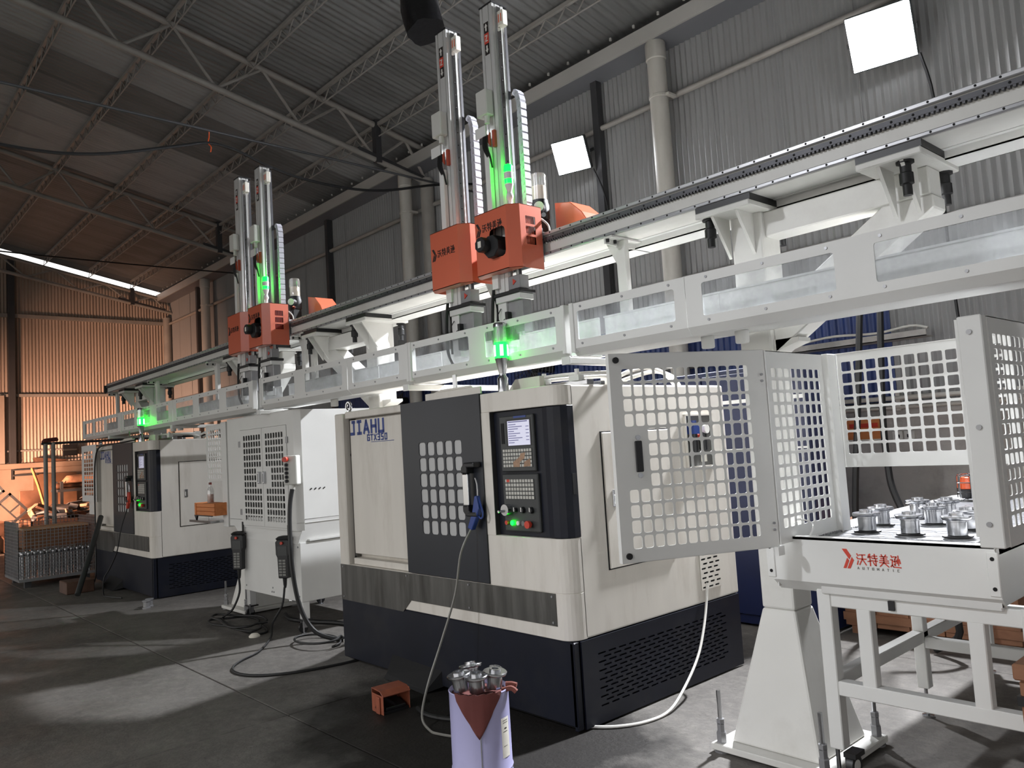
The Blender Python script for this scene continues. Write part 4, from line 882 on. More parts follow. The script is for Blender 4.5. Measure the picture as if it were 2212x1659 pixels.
# air guns and their hoses
def air_gun(ox, oy, m1, lab, hose, hlab):
    t = thing('air_blow_gun', lab, 'air gun', (ox - .72, oy - .10, 1.1), 'air guns hung on the lathe door handles')
    P = lambda x, z, y=-.05: (ox + x, oy + y, z)
    MB().tube([P(-.715, 1.41), P(-.70, 1.37), P(-.70, 1.30)], .005, 6, 2).build('nozzle', STEEL, t, smooth=True)
    MB().prism([(ox - .715, 1.30), (ox - .695, 1.30), (ox - .675, 1.22), (ox - .70, 1.175), (ox - .76, 1.085), (ox - .80, 1.10), (ox - .745, 1.20)], 'xz', oy - .068, oy - .034).build('grip', m1, t, bev=.006, seg=2)
    MB().tube([P(-.695, 1.29), P(-.66, 1.20), P(-.675, 1.16), P(-.71, 1.18)], .006, 6).build('trigger', m1, t, smooth=True)
    tag(MB().tube([(ox + a, oy + b, c) for a, b, c in hose], .0075, 6, 6).build('air_hose', mat('clear_grey_hose', (120, 118, 112), .35, var=.1) if ox == 0 else RUBBER, smooth=True), hlab, 'hose')
air_gun(0, 0, BLUEP, 'blue air gun hanging on the door handle of the nearer lathe', [(-.78, -.055, 1.09), (-.80, -.13, .95), (-.83, -.17, .70), (-.88, -.26, .42), (-.87, -.38, .20), (-.80, -.48, .06), (-.70, -.50, .009), (-.60, -.50, .009), (-.45, -.45, .009)], 'translucent grey air hose dropping from the blue air gun to the bucket')
air_gun(-7.05, -.02, RED, 'red handled air gun on the door of the farther lathe', [(-.78, -.055, 1.09), (-.79, -.13, .85), (-.85, -.17, .55), (-1.02, -.22, .32), (-1.12, -.26, .20), (-1.0, -.30, .02), (-.8, -.30, .011), (-.5, -.22, .011)], 'black air hose dropping from the red air gun at the farther lathe')

# ================================================================== white cabinet between the lathes
t = thing('turnover_cabinet', 'white cabinet with perforated double doors standing on castors between the two lathes', 'cabinet', (-4.48, .7, 0))
cx0, cx1, cf, cb = -5.30, -3.65, .22, 1.20
z0, z1 = .93, 2.06
# hollow upper body
fr = MB().perf((cx0 + .054, cf + .004, z0), (1, 0, 0), (0, 0, 1), cx1 - .054 - cx0 - .054, z1 - z0, .004, [(-4.915 - cx0 - .054, -3.838 - cx0 - .054)], [(.015, 1.925 - z0)], .004, seg=1)
fr.hexa([(cx1 - .054, cf, z0), (cx1, cf + .054, z0), (cx1 - .004, cf + .058, z0), (cx1 - .058, cf + .004, z0), (cx1 - .054, cf, z1), (cx1, cf + .054, z1), (cx1 - .004, cf + .058, z1), (cx1 - .058, cf + .004, z1)])
fr.hexa([(cx0, cf + .054, z0), (cx0 + .054, cf, z0), (cx0 + .058, cf + .004, z0), (cx0 + .004, cf + .058, z0), (cx0, cf + .054, z1), (cx0 + .054, cf, z1), (cx0 + .058, cf + .004, z1), (cx0 + .004, cf + .058, z1)])
fr.build('front_frame', GUARD, t)
MB().box(cx1 - .004, cf + .054, 1.035, cx1, cb, z1).build('side_panel', GUARD, t)
MB().box(cx0, cf + .054, 1.035, cx0 + .004, cb, z1).build('side_panel', GUARD, t)
MB().box(cx0, cb - .004, z0, cx1, cb, z1).build('back_panel', GUARD, t)
MB().prism([(cx0, cf + .054), (cx0 + .054, cf), (cx1 - .054, cf), (cx1, cf + .054), (cx1, cb), (cx0, cb)], 'xy', z1 - .004, z1).build('top_panel', GUARD, t)
MB().prism([(cx0, cf + .054), (cx0 + .054, cf), (cx1 - .054, cf), (cx1, cf + .054), (cx1, cb), (cx0, cb)], 'xy', 1.0, 1.004).build('inner_floor', GUARD, t)
MB().hexa([(-4.98, cf + .006, .81), (cx1 - .05, cf + .006, .81), (cx1 - .05, cb, .81), (-4.98, cb, .81), (cx0 + .03, cf + .006, 1.03), (cx1 - .004, cf + .062, 1.03), (cx1 - .002, cb, 1.036), (cx0, cb, 1.036)]).build('tapered_skirt', GUARD, t)
MB().box(cx1 - .05, cf + .1, .83, cx1 - .004, cb, .845).build('skirt_ledge', GUARD, t)
lb = MB().box(-4.95, cf + .012, .28, cx1 - .03, cb - .05, .82).build('lower_housing', GUARD, t, bev=.004)
m = MB()
for (qx, qz) in ((-4.90, .33), (-4.90, .78), (-4.30, .32), (-4.26, .32), (-3.72, .33), (-3.72, .78), (-4.28, .36)): m.cyl((qx, cf + .008, qz), (qx, cf + .014, qz), .009, 8)
m.build('screws', RAIL, lb)
for i, (da, db) in enumerate(((-4.912, -4.380), (-4.374, -3.842))):
    m = MB()
    H0 = .948; H1 = 1.922
    c = grid(7, (.085 if i == 0 else .070), (.495 if i == 0 else .46), .74)
    m.perf((da, cf - .004 + .004, H0), (1, 0, 0), (0, 0, 1), db - da, H1 - H0, .006, c, grid(13, .05, H1 - H0 - .06, .76), .006, skip=lambda a, b, i=i: (b in (5, 6, 7) and a in ((5, 6) if i == 0 else (0, 1))), seg=1)
    d = m.build('door', GUARD, t)
    hx = db - .055 if i == 0 else da + .055
    MB().box(hx - .012, cf - .035, 1.37, hx + .012, cf - .006, 1.49).build('door_handle', STEEL, d, bev=.006, seg=2)
    MB().box(hx - .005, cf - .037, 1.39, hx + .005, cf - .034, 1.47).build('handle_slot', BLACK, d)
    for hz in (1.08, 1.78):
        q = da - .02 if i == 0 else db + .0
        MB().box(q - .01, cf - .012, hz - .03, q + .03, cf - .004, hz + .03).build('hinge', RAIL, d, bev=.002)
mm = MB().box(-4.9, .65, 1.004, -4.1, .95, 1.30).box(-4.6, .55, 1.004, -4.5, .65, 1.45).box(-4.2, .55, 1.004, -4.1, .7, 1.6)
mm.build('turnover_unit', BLACK, t, bev=.01)
MB().cyl((-4.5, .55, 1.38), (-4.2, .55, 1.38), .05, 12).cyl((-4.35, .5, 1.2), (-4.35, .5, 1.3), .06, 12).build('clamp_jaws', STEEL, t, smooth=True)
for lx in (-4.90, -3.73):
    for ly in (cf + .06, cb - .12):
        l = MB().box(lx - .035, ly - .035, .12, lx + .035, ly + .035, .28).build('leg', ALU, t, bev=.004)
        MB().box(lx - .05, ly - .05, .11, lx + .05, ly + .05, .122).build('leg_plate', BLACK, l)
        w = MB().cyl((lx - .012, ly - .02, .045), (lx + .012, ly - .02, .045), .045, 14).build('castor_wheel', BLACK, l, smooth=True)
        MB().box(lx - .022, ly - .035, .045, lx - .014, ly + .01, .11).box(lx + .014, ly - .035, .045, lx + .022, ly + .01, .11).build('castor_fork', RAIL, l)
        MB().lathe((lx + .045, ly - .04, 0), [(.028, 0), (.028, .008), (.008, .015), (.008, .14)], 10).build('levelling_foot', STEEL, l, smooth=True)
for k in range(4): MB().cyl((cx1 + .0, .34 + k * .045, 1.30), (cx1 + .012, .355 + k * .045, 1.315), .006, 6).build('side_stud', BLACK, t)
for bx in (-4.90, -3.86):
    MB().box(bx - .012, cf - .014, .84, bx + .012, cf - .002, .98).build('pendant_hook', BLACK, t)

# control box on the cabinet corner
t = thing('push_button_box', 'grey push button box with red stop button on the cabinet corner', 'control box', (cx1 - .04, cf - .01, 1.36), rz=.62)
MB().box(-.068, -.085, 0, .068, -.0, .27).build('enclosure', LIGHTG, t, bev=.012, seg=2)
b = MB().cyl((-.03, -.125, .235), (-.03, -.085, .235), .024, 14).build('stop_button', RED, t, smooth=True)
for k in range(5):
    s = MB().cyl((-.03, -.10, .185 - k * .037), (-.03, -.083, .185 - k * .037), .016, 12).build('selector_switch', BLACK, t, smooth=True)
    MB().box(-.033, -.115, .17 - k * .037, -.027, -.099, .20 - k * .037).build('lever', BLACK, s)
MB().cyl((.01, -.045, -.045), (.01, -.045, 0), .016, 10).build('cable_gland', LIGHTG, t, smooth=True)
# pendants
for px, lab in ((-4.90, 'black teach pendant hanging on the hook at the hinge of the left cabinet door'), (-3.86, 'black teach pendant hanging below the right cabinet door, next to the button box cable')):
    t = thing('teach_pendant', lab, 'control pendant', (px, cf - .055, .50), 'black teach pendants on the cabinet', rz=.55)
    MB().prism([(-.052, 0), (.052, 0), (.056, .14), (.058, .19), (.072, .22), (.076, .335), (.05, .36), (-.05, .36), (-.076, .335), (-.072, .22), (-.058, .19), (-.056, .14)], 'xz', -.04, .025).build('casing', BLACK, t, bev=.010, seg=2)
    MB().box(-.05, -.043, .21, .05, -.039, .295).build('display', CHAR, t)
    m = MB()
    for r_ in range(6):
        for c in range(2): m.box(-.036 + c * .038, -.046, .025 + r_ * .026, -.004 + c * .038, -.039, .043 + r_ * .026)
    m.build('keys', mat('pendant_keys', (120, 120, 116), .5), t)
    MB().cyl((0, -.055, .325), (0, -.038, .325), .014, 10).build('stop_button', RED, t, smooth=True)
    MB().lathe((0, -.005, .355), [(.07, 0), (.075, .012), (.05, .03), (.02, .035), (.0, .036)], 12).build('top_cap', BLACK, t, smooth=True)
    MB().lathe((0, -.01, -.09), [(.010, 0), (.016, .03), (.020, .09)], 10).build('strain_relief', RUBBER, t, smooth=True)
def cable(pts, r, lab, matl=RUBBER, nm='cable', sm=5, n=7, cat='cable'):
    return tag(MB().tube(pts, r, n, sm).build(nm, matl, smooth=True), lab, cat)
cable([(-3.865, .155, .42), (-3.88, .13, .25), (-3.92, .05, .10), (-3.75, -.05, .015), (-3.37, -.33, .010), (-3.21, -.55, .010), (-3.04, -.69, .010), (-2.85, -.72, .010), (-2.66, -.64, .010), (-2.50, -.42, .010), (-2.42, -.10, .010), (-2.40, .05, .012)], .010, 'black pendant cable looping across the floor in front of the nearer lathe')
pts = [(-4.905, .155, .42), (-4.82, .12, .28), (-4.84, .05, .12), (-4.92, -.02, .02)]
for k in range(27):
    a = -.4 + k * .52; r_ = .30 + .08 * math.sin(k * 1.7)
    pts.append((-4.55 + (r_ + .16) * math.cos(a), .0 + r_ * .62 * math.sin(a), .011 + .0025 * k))
cable(pts, .011, 'black pendant cable lying coiled on the floor left of the cabinet', nm='coiled_cable')
pts = []
for k in range(14):
    a = k * .55; pts.append((-3.22 + .26 * math.cos(a), .13 + .17 * math.sin(a), .011 + .004 * k))
cable(pts + [(-3.1, .32, .03), (-3.06, .44, .02)], .010, 'black cable coil on the floor right of the cabinet, at the lathe edge', nm='coiled_cable')
cable([(-3.645, .16, 1.32), (-3.64, .13, 1.18), (-3.60, .10, .95), (-3.52, .07, .62), (-3.42, .08, .30), (-3.30, .14, .10), (-3.14, .24, .03), (-3.05, .36, .022)], .020, 'thick black cable from the grey push button box down to the floor')
cable([(-4.6, .5, .02), (-4.3, .42, .02), (-4.0, .5, .02), (-3.7, .62, .02), (-3.2, .7, .02)], .02, 'thick black cable lying under the cabinet')
tag(MB().lathe((-3.98, -.10, 0), [(.05, 0), (.05, .012), (.03, .03), (0, .034)], 12).build('crumpled_wipe', PAPER, smooth=True), 'crumpled white wipe on the floor in front of the cabinet castor', 'wipe')

cable([(-7.7, .0, 1.965), (-8.3, -.03, 1.95), (-9.0, -.03, 1.95), (-9.25, -.05, 1.90), (-9.40, -.05, 1.75), (-9.46, -.05, 1.45), (-9.46, -.05, .9), (-9.42, -.06, .4), (-9.3, -.10, .10), (-9.1, -.2, .015)], .010, 'black cable hanging down the left end of the farther lathe')
# guard panel between far lathe and cabinet, with its opening, shelf, crate and bottle
t = thing('machine_guard', 'white perforated guard standing left of the cabinet with an opening at its foot', 'guard', (-5.85, .30, .9))
gx0, gx1 = -6.07, -5.56
MB().perf((gx0, .302, 1.40), (1, 0, 0), (0, 0, 1), gx1 - gx0, .64, .004, grid(6, .07, .44, .72), grid(9, .03, .585, .76), .006, seg=1).box(gx0, .298, .92, gx0 + .05, .302, 1.40).box(gx1 - .05, .298, .92, gx1, .302, 1.40).build('perforated_sheet', GUARD, t)
MB().perf((gx1 - .20, .36, 1.10), (1, 0, 0), (0, 0, 1), .19, .24, .004, grid(2, .03, .17, .8), grid(3, .02, .22, .8), .004, seg=1).build('inner_sheet', GUARD, t)
MB().box(gx1, .27, .90, gx1 + .14, .34, 2.05).build('guard_post', GUARD, t, bev=.004)
MB().box(gx0 - .1, .12, .95, gx1 + .02, .32, .975).build('shelf_plate', STEEL, t)
MB().prism([(gx0 + .05, .975), (gx0 + .08, 1.02), (gx1, 1.02), (gx1, 1.03), (gx0, 1.03)], 'xz', .14, .16).build('shelf_bracket', BLACK, t)
t = thing('timber_crate', 'small orange timber crate on the shelf left of the cabinet', 'crate', (-5.72, .20, 1.03))
for k in range(3): MB().box(-5.99, .13, 1.032 + k * .045, -5.45, .145, 1.074 + k * .045).build('plank', WOODL, t, bev=.003)
for k in range(3): MB().box(-5.99, .285, 1.032 + k * .045, -5.45, .30, 1.074 + k * .045).build('plank', WOODL, t, bev=.003)
MB().box(-6.0, .12, 1.031, -5.96, .30, 1.168).build('end_batten', WOODL, t, bev=.003); MB().box(-5.48, .145, 1.031, -5.45, .285, 1.168).build('end_batten', WOODL, t); MB().box(-5.96, .145, 1.031, -5.48, .285, 1.04).build('floor_board', WOODL, t)
MB().box(-5.96, .145, 1.155, -5.48, .285, 1.165).build('lid_board', WOODL, t)
t = thing('drink_bottle', 'clear plastic bottle with brown drink and dark red cap on the orange timber crate', 'bottle', (-5.72, .2, 1.166))
MB().lathe((-5.72, .2, 1.166), [(.0, 0), (.034, 0), (.036, .01), (.036, .13), (.030, .155), (.014, .185), (.014, .20)], 16).build('bottle_body', CLEARP, t, smooth=True)
MB().lathe((-5.72, .2, 1.17), [(0, 0), (.032, 0), (.032, .09), (0, .091)], 14).build('drink', CARTON, t, smooth=True)
MB().lathe((-5.72, .2, 1.366), [(.017, 0), (.017, .024), (0, .025)], 12).build('bottle_cap', mat('dark_red_cap', (110, 46, 38), .4), t, smooth=True)
# guard at the far end of the far lathe
t = thing('machine_guard', 'white perforated guard at the left end of the farther lathe', 'guard', (-9.85, .0, .98))
MB().perf((-10.22, -.03, 1.15), (1, 0, 0), (0, 0, 1), .80, .83, .004, grid(4, .13, .62, .8), grid(11, .09, .74, .74), .006, seg=1).build('perforated_sheet', GUARD, t)
MB().box(-10.10, .03, .95, -9.62, .5, 1.15).build('lower_box', GUARD, t, bev=.004)
MB().box(-10.22, -.03, 1.15, -9.62, .5, 1.16).box(-10.22, -.03, 1.97, -9.62, .5, 1.98).build('flanges', GUARD, t)
MB().box(-9.85, .027, .99, -9.72, .0305, 1.07).build('warning_label', PAPER, t)

# ================================================================== parts conveyor with its cage
TX0, TX1, TY, TYE = 1.14, 2.04, .25, 2.55
t = thing('parts_conveyor', 'white slat conveyor table in a perforated cage with red and grey lettering on its front', 'conveyor', (1.6, 1.3, 0))
pan = MB().prism([(TX0 - .03, .895), (TX0 - .03, 1.10), (TX1 + .02, 1.10), (TX1 + .03, .895)], 'xz', TY, TY + .004).box(TX0 - .03, TY, 1.085, TX1 + .02, TY + .05, 1.10)
fp = pan.build('front_panel', GUARD, t, bev=.003)
MB().prism([(TY, .896), (TY + .06, .845), (TY + .062, .848), (TY + .004, .9)], 'yz', TX0 - .03, TX1 + .03).build('front_lip', GUARD, t)
logo(fp, (1.455, TY, .972), (1, 0, 0), (0, 0, 1), .084, REDINK, GREYINK)
for sx, zz0, zz1 in ((TX0 - .055, .905, 1.07), (TX1 - .01, .905, 1.075)):
    s = MB().box(sx, TY - .006, zz0, sx + .04, TY, zz1).build('corner_strap', GUARD, t, bev=.004)
    MB().cyl((sx + .02, TY - .008, zz1 - .025), (sx + .02, TY - .005, zz1 - .025), .008, 10).cyl((sx + .02, TY - .008, zz0 + .03), (sx + .02, TY - .005, zz0 + .03), .008, 10).build('strap_holes', DARK, s)
MB().box(TX1 + .016, TY + .02, .86, TX1 + .02, TYE, 1.085).build('right_panel', GUARD, t)
MB().box(TX0 - .02, TY + .02, .86, TX0 - .016, TYE, 1.085).build('left_panel', GUARD, t)
MB().prism([(TX0 - .02, 1.085), (TX0 + .06, 1.095), (TX0 + .10, 1.075), (TX0 + .10, 1.06), (TX0 - .02, 1.06)], 'xz', TY + .05, TYE).build('side_rail', ALU, t)
MB().prism([(TX1 + .02, 1.085), (TX1 - .06, 1.095), (TX1 - .10, 1.075), (TX1 - .10, 1.06), (TX1 + .02, 1.06)], 'xz', TY + .05, TYE).build('side_rail', ALU, t)
MB().box(TX0 + .09, TY + .05, 1.00, TX1 - .09, TYE, 1.045).build('bed_plate', RAIL, t)
sl = MB().box(0, 0, 0, .136, .033, .012).build('slat', mat('slat_steel', (150, 151, 154), .30, metal=.85, var=.06, scale=10), t, bev=.002)
first = True
W0 = (TX1 - .115 - TX0 - .115) / 5
for r_ in range(58):
    for c in range(5):
        x = TX0 + .115 + c * W0 + (.02 if r_ % 2 else 0) - .01; y = TY + .07 + r_ * .038
        loc = Vector((x, y, 1.062)) - Vector(ORG[t.name]) + (Vector(ORG[t.name]) if False else Vector((0, 0, 0)))
        if first: base_loc = None; sl.location = Vector((x, y, 1.062)); first = False
        else: dupe(sl, t, Vector((x, y, 1.062 + random.uniform(-.0015, .0015))))
m = MB()
for sx in (TX0 + .105, TX1 - .105):
    for k in range(95): m.cyl((sx - .006, TY + .08 + k * .023, 1.072), (sx + .006, TY + .08 + k * .023, 1.072), .009, 8)
stuff(m.build('drive_chain', RAIL, t, smooth=True))
# stand
def fbar(nm, a, b, c, d, e, f): return MB().box(a, b, c, d, e, f).build(nm, GUARD, t, bev=.004)
fbar('top_bar', 1.295, TY + .04, .785, 2.17, TY + .10, .855)
MB().box(1.33, TY + .02, .845, TX1 + .02, TY + .06, .885).build('drip_channel', ALU, t, bev=.004)
fbar('lower_bar', 1.3615, TY + .037, .395, 2.17, TY + .095, .458)
for lx0, lx1, zb in ((1.298, 1.362, .155), (2.115, 2.175, .155)):
    l = fbar('leg', lx0, TY + .035, zb, lx1, TY + .10, .86)
    MB().cyl(((lx0 + lx1) / 2 - .01, TY + .06, 0), ((lx0 + lx1) / 2 - .01, TY + .06, zb), .010, 8).lathe(((lx0 + lx1) / 2 - .01, TY + .06, 0), [(.03, 0), (.03, .01), (.012, .016)], 12).build('levelling_foot', STEEL, l, smooth=True)
    w = MB().cyl(((lx0 + lx1) / 2 + .045, TY + .06, .095), ((lx0 + lx1) / 2 + .075, TY + .06, .095), .048, 18).build('castor_wheel', BLACK, l, smooth=True)
    MB().lathe((0, 0, 0), [(0.001, 0), (.001, .001)], 3)
    MB().cyl(((lx0 + lx1) / 2 + .074, TY + .06, .095), ((lx0 + lx1) / 2 + .078, TY + .06, .095), .026, 16).build('wheel_hub', GUARD, l, smooth=True)
    MB().box((lx0 + lx1) / 2 + .035, TY + .02, .135, (lx0 + lx1) / 2 + .09, TY + .11, .156).box((lx0 + lx1) / 2 + .036, TY + .03, .08, (lx0 + lx1) / 2 + .042, TY + .09, .14).build('castor_fork', BLACK, l)
    fbar('top_rail', lx0, TY + .1, .79, lx1, 2.4, .85)
for lx0 in (1.472, 1.92): fbar('upright', lx0, TY + .04, .45, lx0 + .062, TY + .095, .79)
for lx0, lx1 in ((1.27, 1.33), (2.115, 2.175)):
    for ly in (1.345, 2.35):
        l = fbar('leg', lx0, ly, .155, lx1, ly + .06, .86)
        MB().cyl((lx0 + .03, ly + .03, 0), (lx0 + .03, ly + .03, .155), .010, 8).lathe((lx0 + .03, ly + .03, 0), [(.03, 0), (.03, .01), (.012, .016)], 12).build('levelling_foot', STEEL, l, smooth=True)
    fbar('side_bar', lx0 + .0, TY + .09, .40, lx1, 2.36, .46)
fbar('cross_bar', 1.32, 1.35, .37, 2.13, 1.40, .43)
fbar('cross_bar', 1.32, 2.36, .37, 2.13, 2.40, .43)
MB().box(1.62, TY + .028, .80, 1.645, TY + .04, .84).build('black_clip', BLACK, t)
# cage
CZ0, CZ1 = 1.075, 1.965
pl = MB().perf((1.22, .15, CZ0), (0, 1, 0), (0, 0, 1), .54, CZ1 - CZ0, .004, grid(8, .035, .50, .74), grid(13, .07, .81, .74), .007, seg=2).box(1.205, .15, CZ1 - .003, 1.224, .69, CZ1).box(1.205, .146, CZ0, 1.224, .150, CZ1)
pl.build('cage_side', GUARD, t)
MB().box(1.195, .69, 1.03, 1.255, .78, 1.965).build('cage_post', GUARD, t, bev=.004)
MB().perf((1.255, .784, 1.385), (1, 0, 0), (0, 0, 1), 2.05 - 1.255, CZ1 - 1.385, .004, grid(12, .024, .755, .80), grid(8, .067, .534, .80), .006, seg=2).box(1.255, .77, 1.385, 2.05, .784, 1.388).box(1.255, .77, 1.962, 2.05, .784, 1.965).build('cage_back', GUARD, t)
po_ = MB().box(2.06, .10, 1.112, 2.145, .16, 1.982).build('cage_post', GUARD, t, bev=.004)
MB().box(2.045, .12, 1.15, 2.06, .15, 1.975).build('door_stop', GUARD, po_)
m = MB()
for z in (1.20, 1.56, 1.92): m.cyl((2.10, .094, z), (2.10, .10, z), .010, 10)
m.build('post_screws', RAIL, po_)
MB().perf((2.145, .15, 1.112), (0, 1, 0), (0, 0, 1), .95, .865, .004, grid(15, .04, .90, .72), grid(13, .07, .80, .74), .007, seg=2).box(2.13, .15, 1.974, 2.149, 1.10, 1.978).build('cage_side', GUARD, t)
MB().box(1.215, .10, 1.03, 1.235, .152, 1.07).build('hinge_block', GUARD, t)
# swinging door
A = Vector((1.215, .140, 1.065)); B = Vector((.883, -.561, 1.065)); Ud = (A - B).normalized(); Wd = (A - B).length; Hd = .905
N = Ud.cross(Vector((0, 0, 1)))
d = MB().perf(B, Ud, (0, 0, 1), Wd, Hd, .003, grid(12, .055, .685, .80), grid(12, .058, .836, .83), .009, skip=lambda i, j: i < 2 and 4 <= j <= 7, seg=2)
def dbox(mb, u0, u1, v0, v1, w0, w1):
    q = [B + Ud * u + Vector((0, 0, v)) + N * w for (u, w) in ((u0, w0), (u1, w0), (u1, w1), (u0, w1)) for v in (0,)]
    mb.hexa([Vector((p.x, p.y, B.z + v0)) for p in q] + [Vector((p.x, p.y, B.z + v1)) for p in q])
for (u0, u1, v0, v1) in ((-.002, 0, 0, Hd), (Wd, Wd + .002, 0, Hd), (0, Wd, 0, .002), (0, Wd, Hd - .002, Hd)): dbox(d, u0, u1, v0, v1, -.028, .003)
door = d.build('cage_door', GUARD, t)
m = MB(); dbox(m, .092, .128, .385, .52, .003, .010); m.build('door_latch', BLACK, door, bev=.004)
m = MB()
for v in (.37, .535): m.cyl(B + Ud * .11 + Vector((0, 0, v)) + N * .002, B + Ud * .11 + Vector((0, 0, v)) + N * .008, .012, 8)
m.build('latch_screws', STEEL, door)
for v in (.03, Hd - .03): MB().cyl(B + Ud * .03 + Vector((0, 0, v)) + N * .0, B + Ud * .03 + Vector((0, 0, v)) + N * .012, .014, 12).build('rubber_stop', RUBBER, door, smooth=True)
m = MB()
for v in (.08, .11, .76, .79): m.cyl(B + Ud * (Wd - .02) + Vector((0, 0, v)) - N * .01, B + Ud * (Wd - .02) + Vector((0, 0, v)) + N * .012, .006, 8)
m.build('hinge_screws', RAIL, door)
tag(MB().tube([(1.25 + .05 * math.cos(a), .30 + .02 * math.sin(a * 3), 1.125 + .05 * math.sin(a)) for a in [k * .5 for k in range(30)]], .004, 5, 2).build('swarf_curl', ALU, smooth=True), 'bright curl of metal swarf lying against the cage foot', 'swarf')
# machined flanges on the slats
def flange(x, y, z, s, lab, grp, pad=True, tilt=None):
    f = thing('machined_flange', lab, 'metal part', (x, y, z), grp, rot=tilt or (0, 0, random.uniform(0, 6)))
    z0 = 0
    if pad:
        MB().lathe((0, 0, 0), [(0.001, 0), (.062 * s, 0), (.062 * s, .006), (0.001, .0065)], 24).build('rubber_pad', RUBBER, f, smooth=True); z0 = .0065
    MB().lathe((0, 0, z0), [(.001, 0), (.038 * s, 0), (.041 * s, .003), (.041 * s, .060 * s), (.044 * s, .062 * s), (.044 * s, .068 * s)], 28).build('sleeve', STEEL, f, smooth=True)
    MB().lathe((0, 0, z0), [(.044 * s, .068 * s), (.060 * s, .070 * s), (.063 * s, .074 * s), (.063 * s, .084 * s), (.060 * s, .087 * s), (.030 * s, .087 * s), (.030 * s, .10 * s), (.018 * s, .10 * s), (.016 * s, .07 * s), (.001, .07 * s)], 28).build('collar', STEEL, f, smooth=True)
    return f
FL = [(1.375, .694, 'polished flange on the slats nearest the cage post, front one'), (1.330, .961, 'polished flange just behind the one nearest the cage post'), (1.591, .657, 'polished flange alone in the middle front of the slats'), (1.364, 1.351, 'polished flange farthest back, near the chain'),
      (1.545, 1.066, 'polished flange behind the middle front one'), (1.500, 1.385, 'polished flange farthest back in the middle'), (1.797, .644, 'polished flange at the front beside the right cage post'), (1.758, .896, 'polished flange half hidden behind the right cage post'), (1.721, 1.328, 'polished flange far back behind the right cage post')]
for x, y, lab in FL: flange(x, y, 1.0745, 1.0, lab, 'machined flanges on the conveyor')
# beacon
t = thing('beacon_lamp', 'amber beacon in a wire cage at the far end of the conveyor', 'lamp', (1.30, 2.33, 1.09))
MB().lathe((1.30, 2.33, 1.09), [(.05, 0), (.055, .01), (.055, .055), (.048, .06)], 18).build('lamp_base', BLACK, t, smooth=True)
MB().lathe((1.30, 2.33, 1.15), [(.047, 0), (.045, .05), (.040, .07), (.03, .075), (0, .076)], 18).build('amber_dome', AMBER, t, smooth=True)
m = MB()
for k in range(6):
    a = k * PI / 3; c, s_ = math.cos(a), math.sin(a)
    m.tube([(1.30 + .068 * c, 2.33 + .068 * s_, 1.092), (1.30 + .064 * c, 2.33 + .064 * s_, 1.20), (1.30 + .058 * c, 2.33 + .058 * s_, 1.24), (1.30, 2.33, 1.245)], .003, 4, 2)
for z, r_ in ((1.13, .067), (1.19, .065), (1.232, .058)): m.tube([(1.30 + r_ * math.cos(k * PI / 8), 2.33 + r_ * math.sin(k * PI / 8), z) for k in range(16)], .003, 4, 1, True)
m.build('wire_guard', STEEL, t, smooth=True)

# ================================================================== bucket, pedal, hose on the floor
PX, PY = .078, -.745
t = thing('bucket', 'lilac metal bucket with a maroon cloth and machined flanges in front of the nearer lathe', 'bucket', (PX, PY, 0))
MB().lathe((PX, PY, 0), [(.001, .004), (.141, .004), (.144, 0), (.147, .006), (.144, .014), (.144, .05), (.148, .056), (.144, .064), (.144, .085), (.148, .092), (.144, .10), (.143, .44), (.146, .447), (.143, .452), (.139, .447), (.139, .02), (.001, .018)], 40).build('bucket_wall', BUCKET, t, smooth=True)
a0 = math.atan2(cam_y := (-3.16 - PY), 3.126 - PX)
def cylp(a, z, r=.139):
    r += .007
    return (PX + r * math.cos(a0 + a), PY + r * math.sin(a0 + a), z)
m = MB().tube([cylp(-.02, .02, .137), cylp(-.02, .30, .1375)], .003, 5, 1); m.build('side_seam', STEEL, t, smooth=True)
m = MB()
hd = .35
m.cyl(cylp(.10 - .32, .072, .137), cylp(.10 - .32, .072, .147), .016, 14).cyl(cylp(.10 - .32, .072, .146), cylp(.10 - .32, .072, .151), .006, 8).build('handle_boss', STEEL, t, smooth=True)
MB().tube([cylp(-.22, .072, .149), cylp(-.4, .055, .152), cylp(-.62, .045, .152), cylp(-.85, .05, .152)], .003, 5).build('wire_handle', STEEL, t, smooth=True)
def wrap(a1, a2, zlist, nm, matl, r, par):
    k = 10; vs = []; fs = []
    for i in range(k + 1):
        a = a1 + (a2 - a1) * i / k
        for z in zlist: vs.append(cylp(a, z, r))
    for i in range(k): fs.append((2 * i, 2 * i + 2, 2 * i + 3, 2 * i + 1))
    return MB().add(vs, fs).build(nm, matl, par, smooth=True)
lab_ = wrap(.72, 1.12, (.15, .33), 'paper_label', PAPER, .1382, t)
wrap(.80, 1.02, (.265, .268), 'print_line', BLACKINK, .1386, t); wrap(.80, 1.05, (.305, .309), 'print_line', GREYINK, .1386, t); wrap(.80, 1.05, (.315, .319), 'print_line', GREYINK, .1386, t); wrap(.86, .98, (.278, .284), 'print_line', BLACKINK, .1386, t); wrap(.80, .98, (.20, .203), 'print_line', GREYINK, .1386, t)
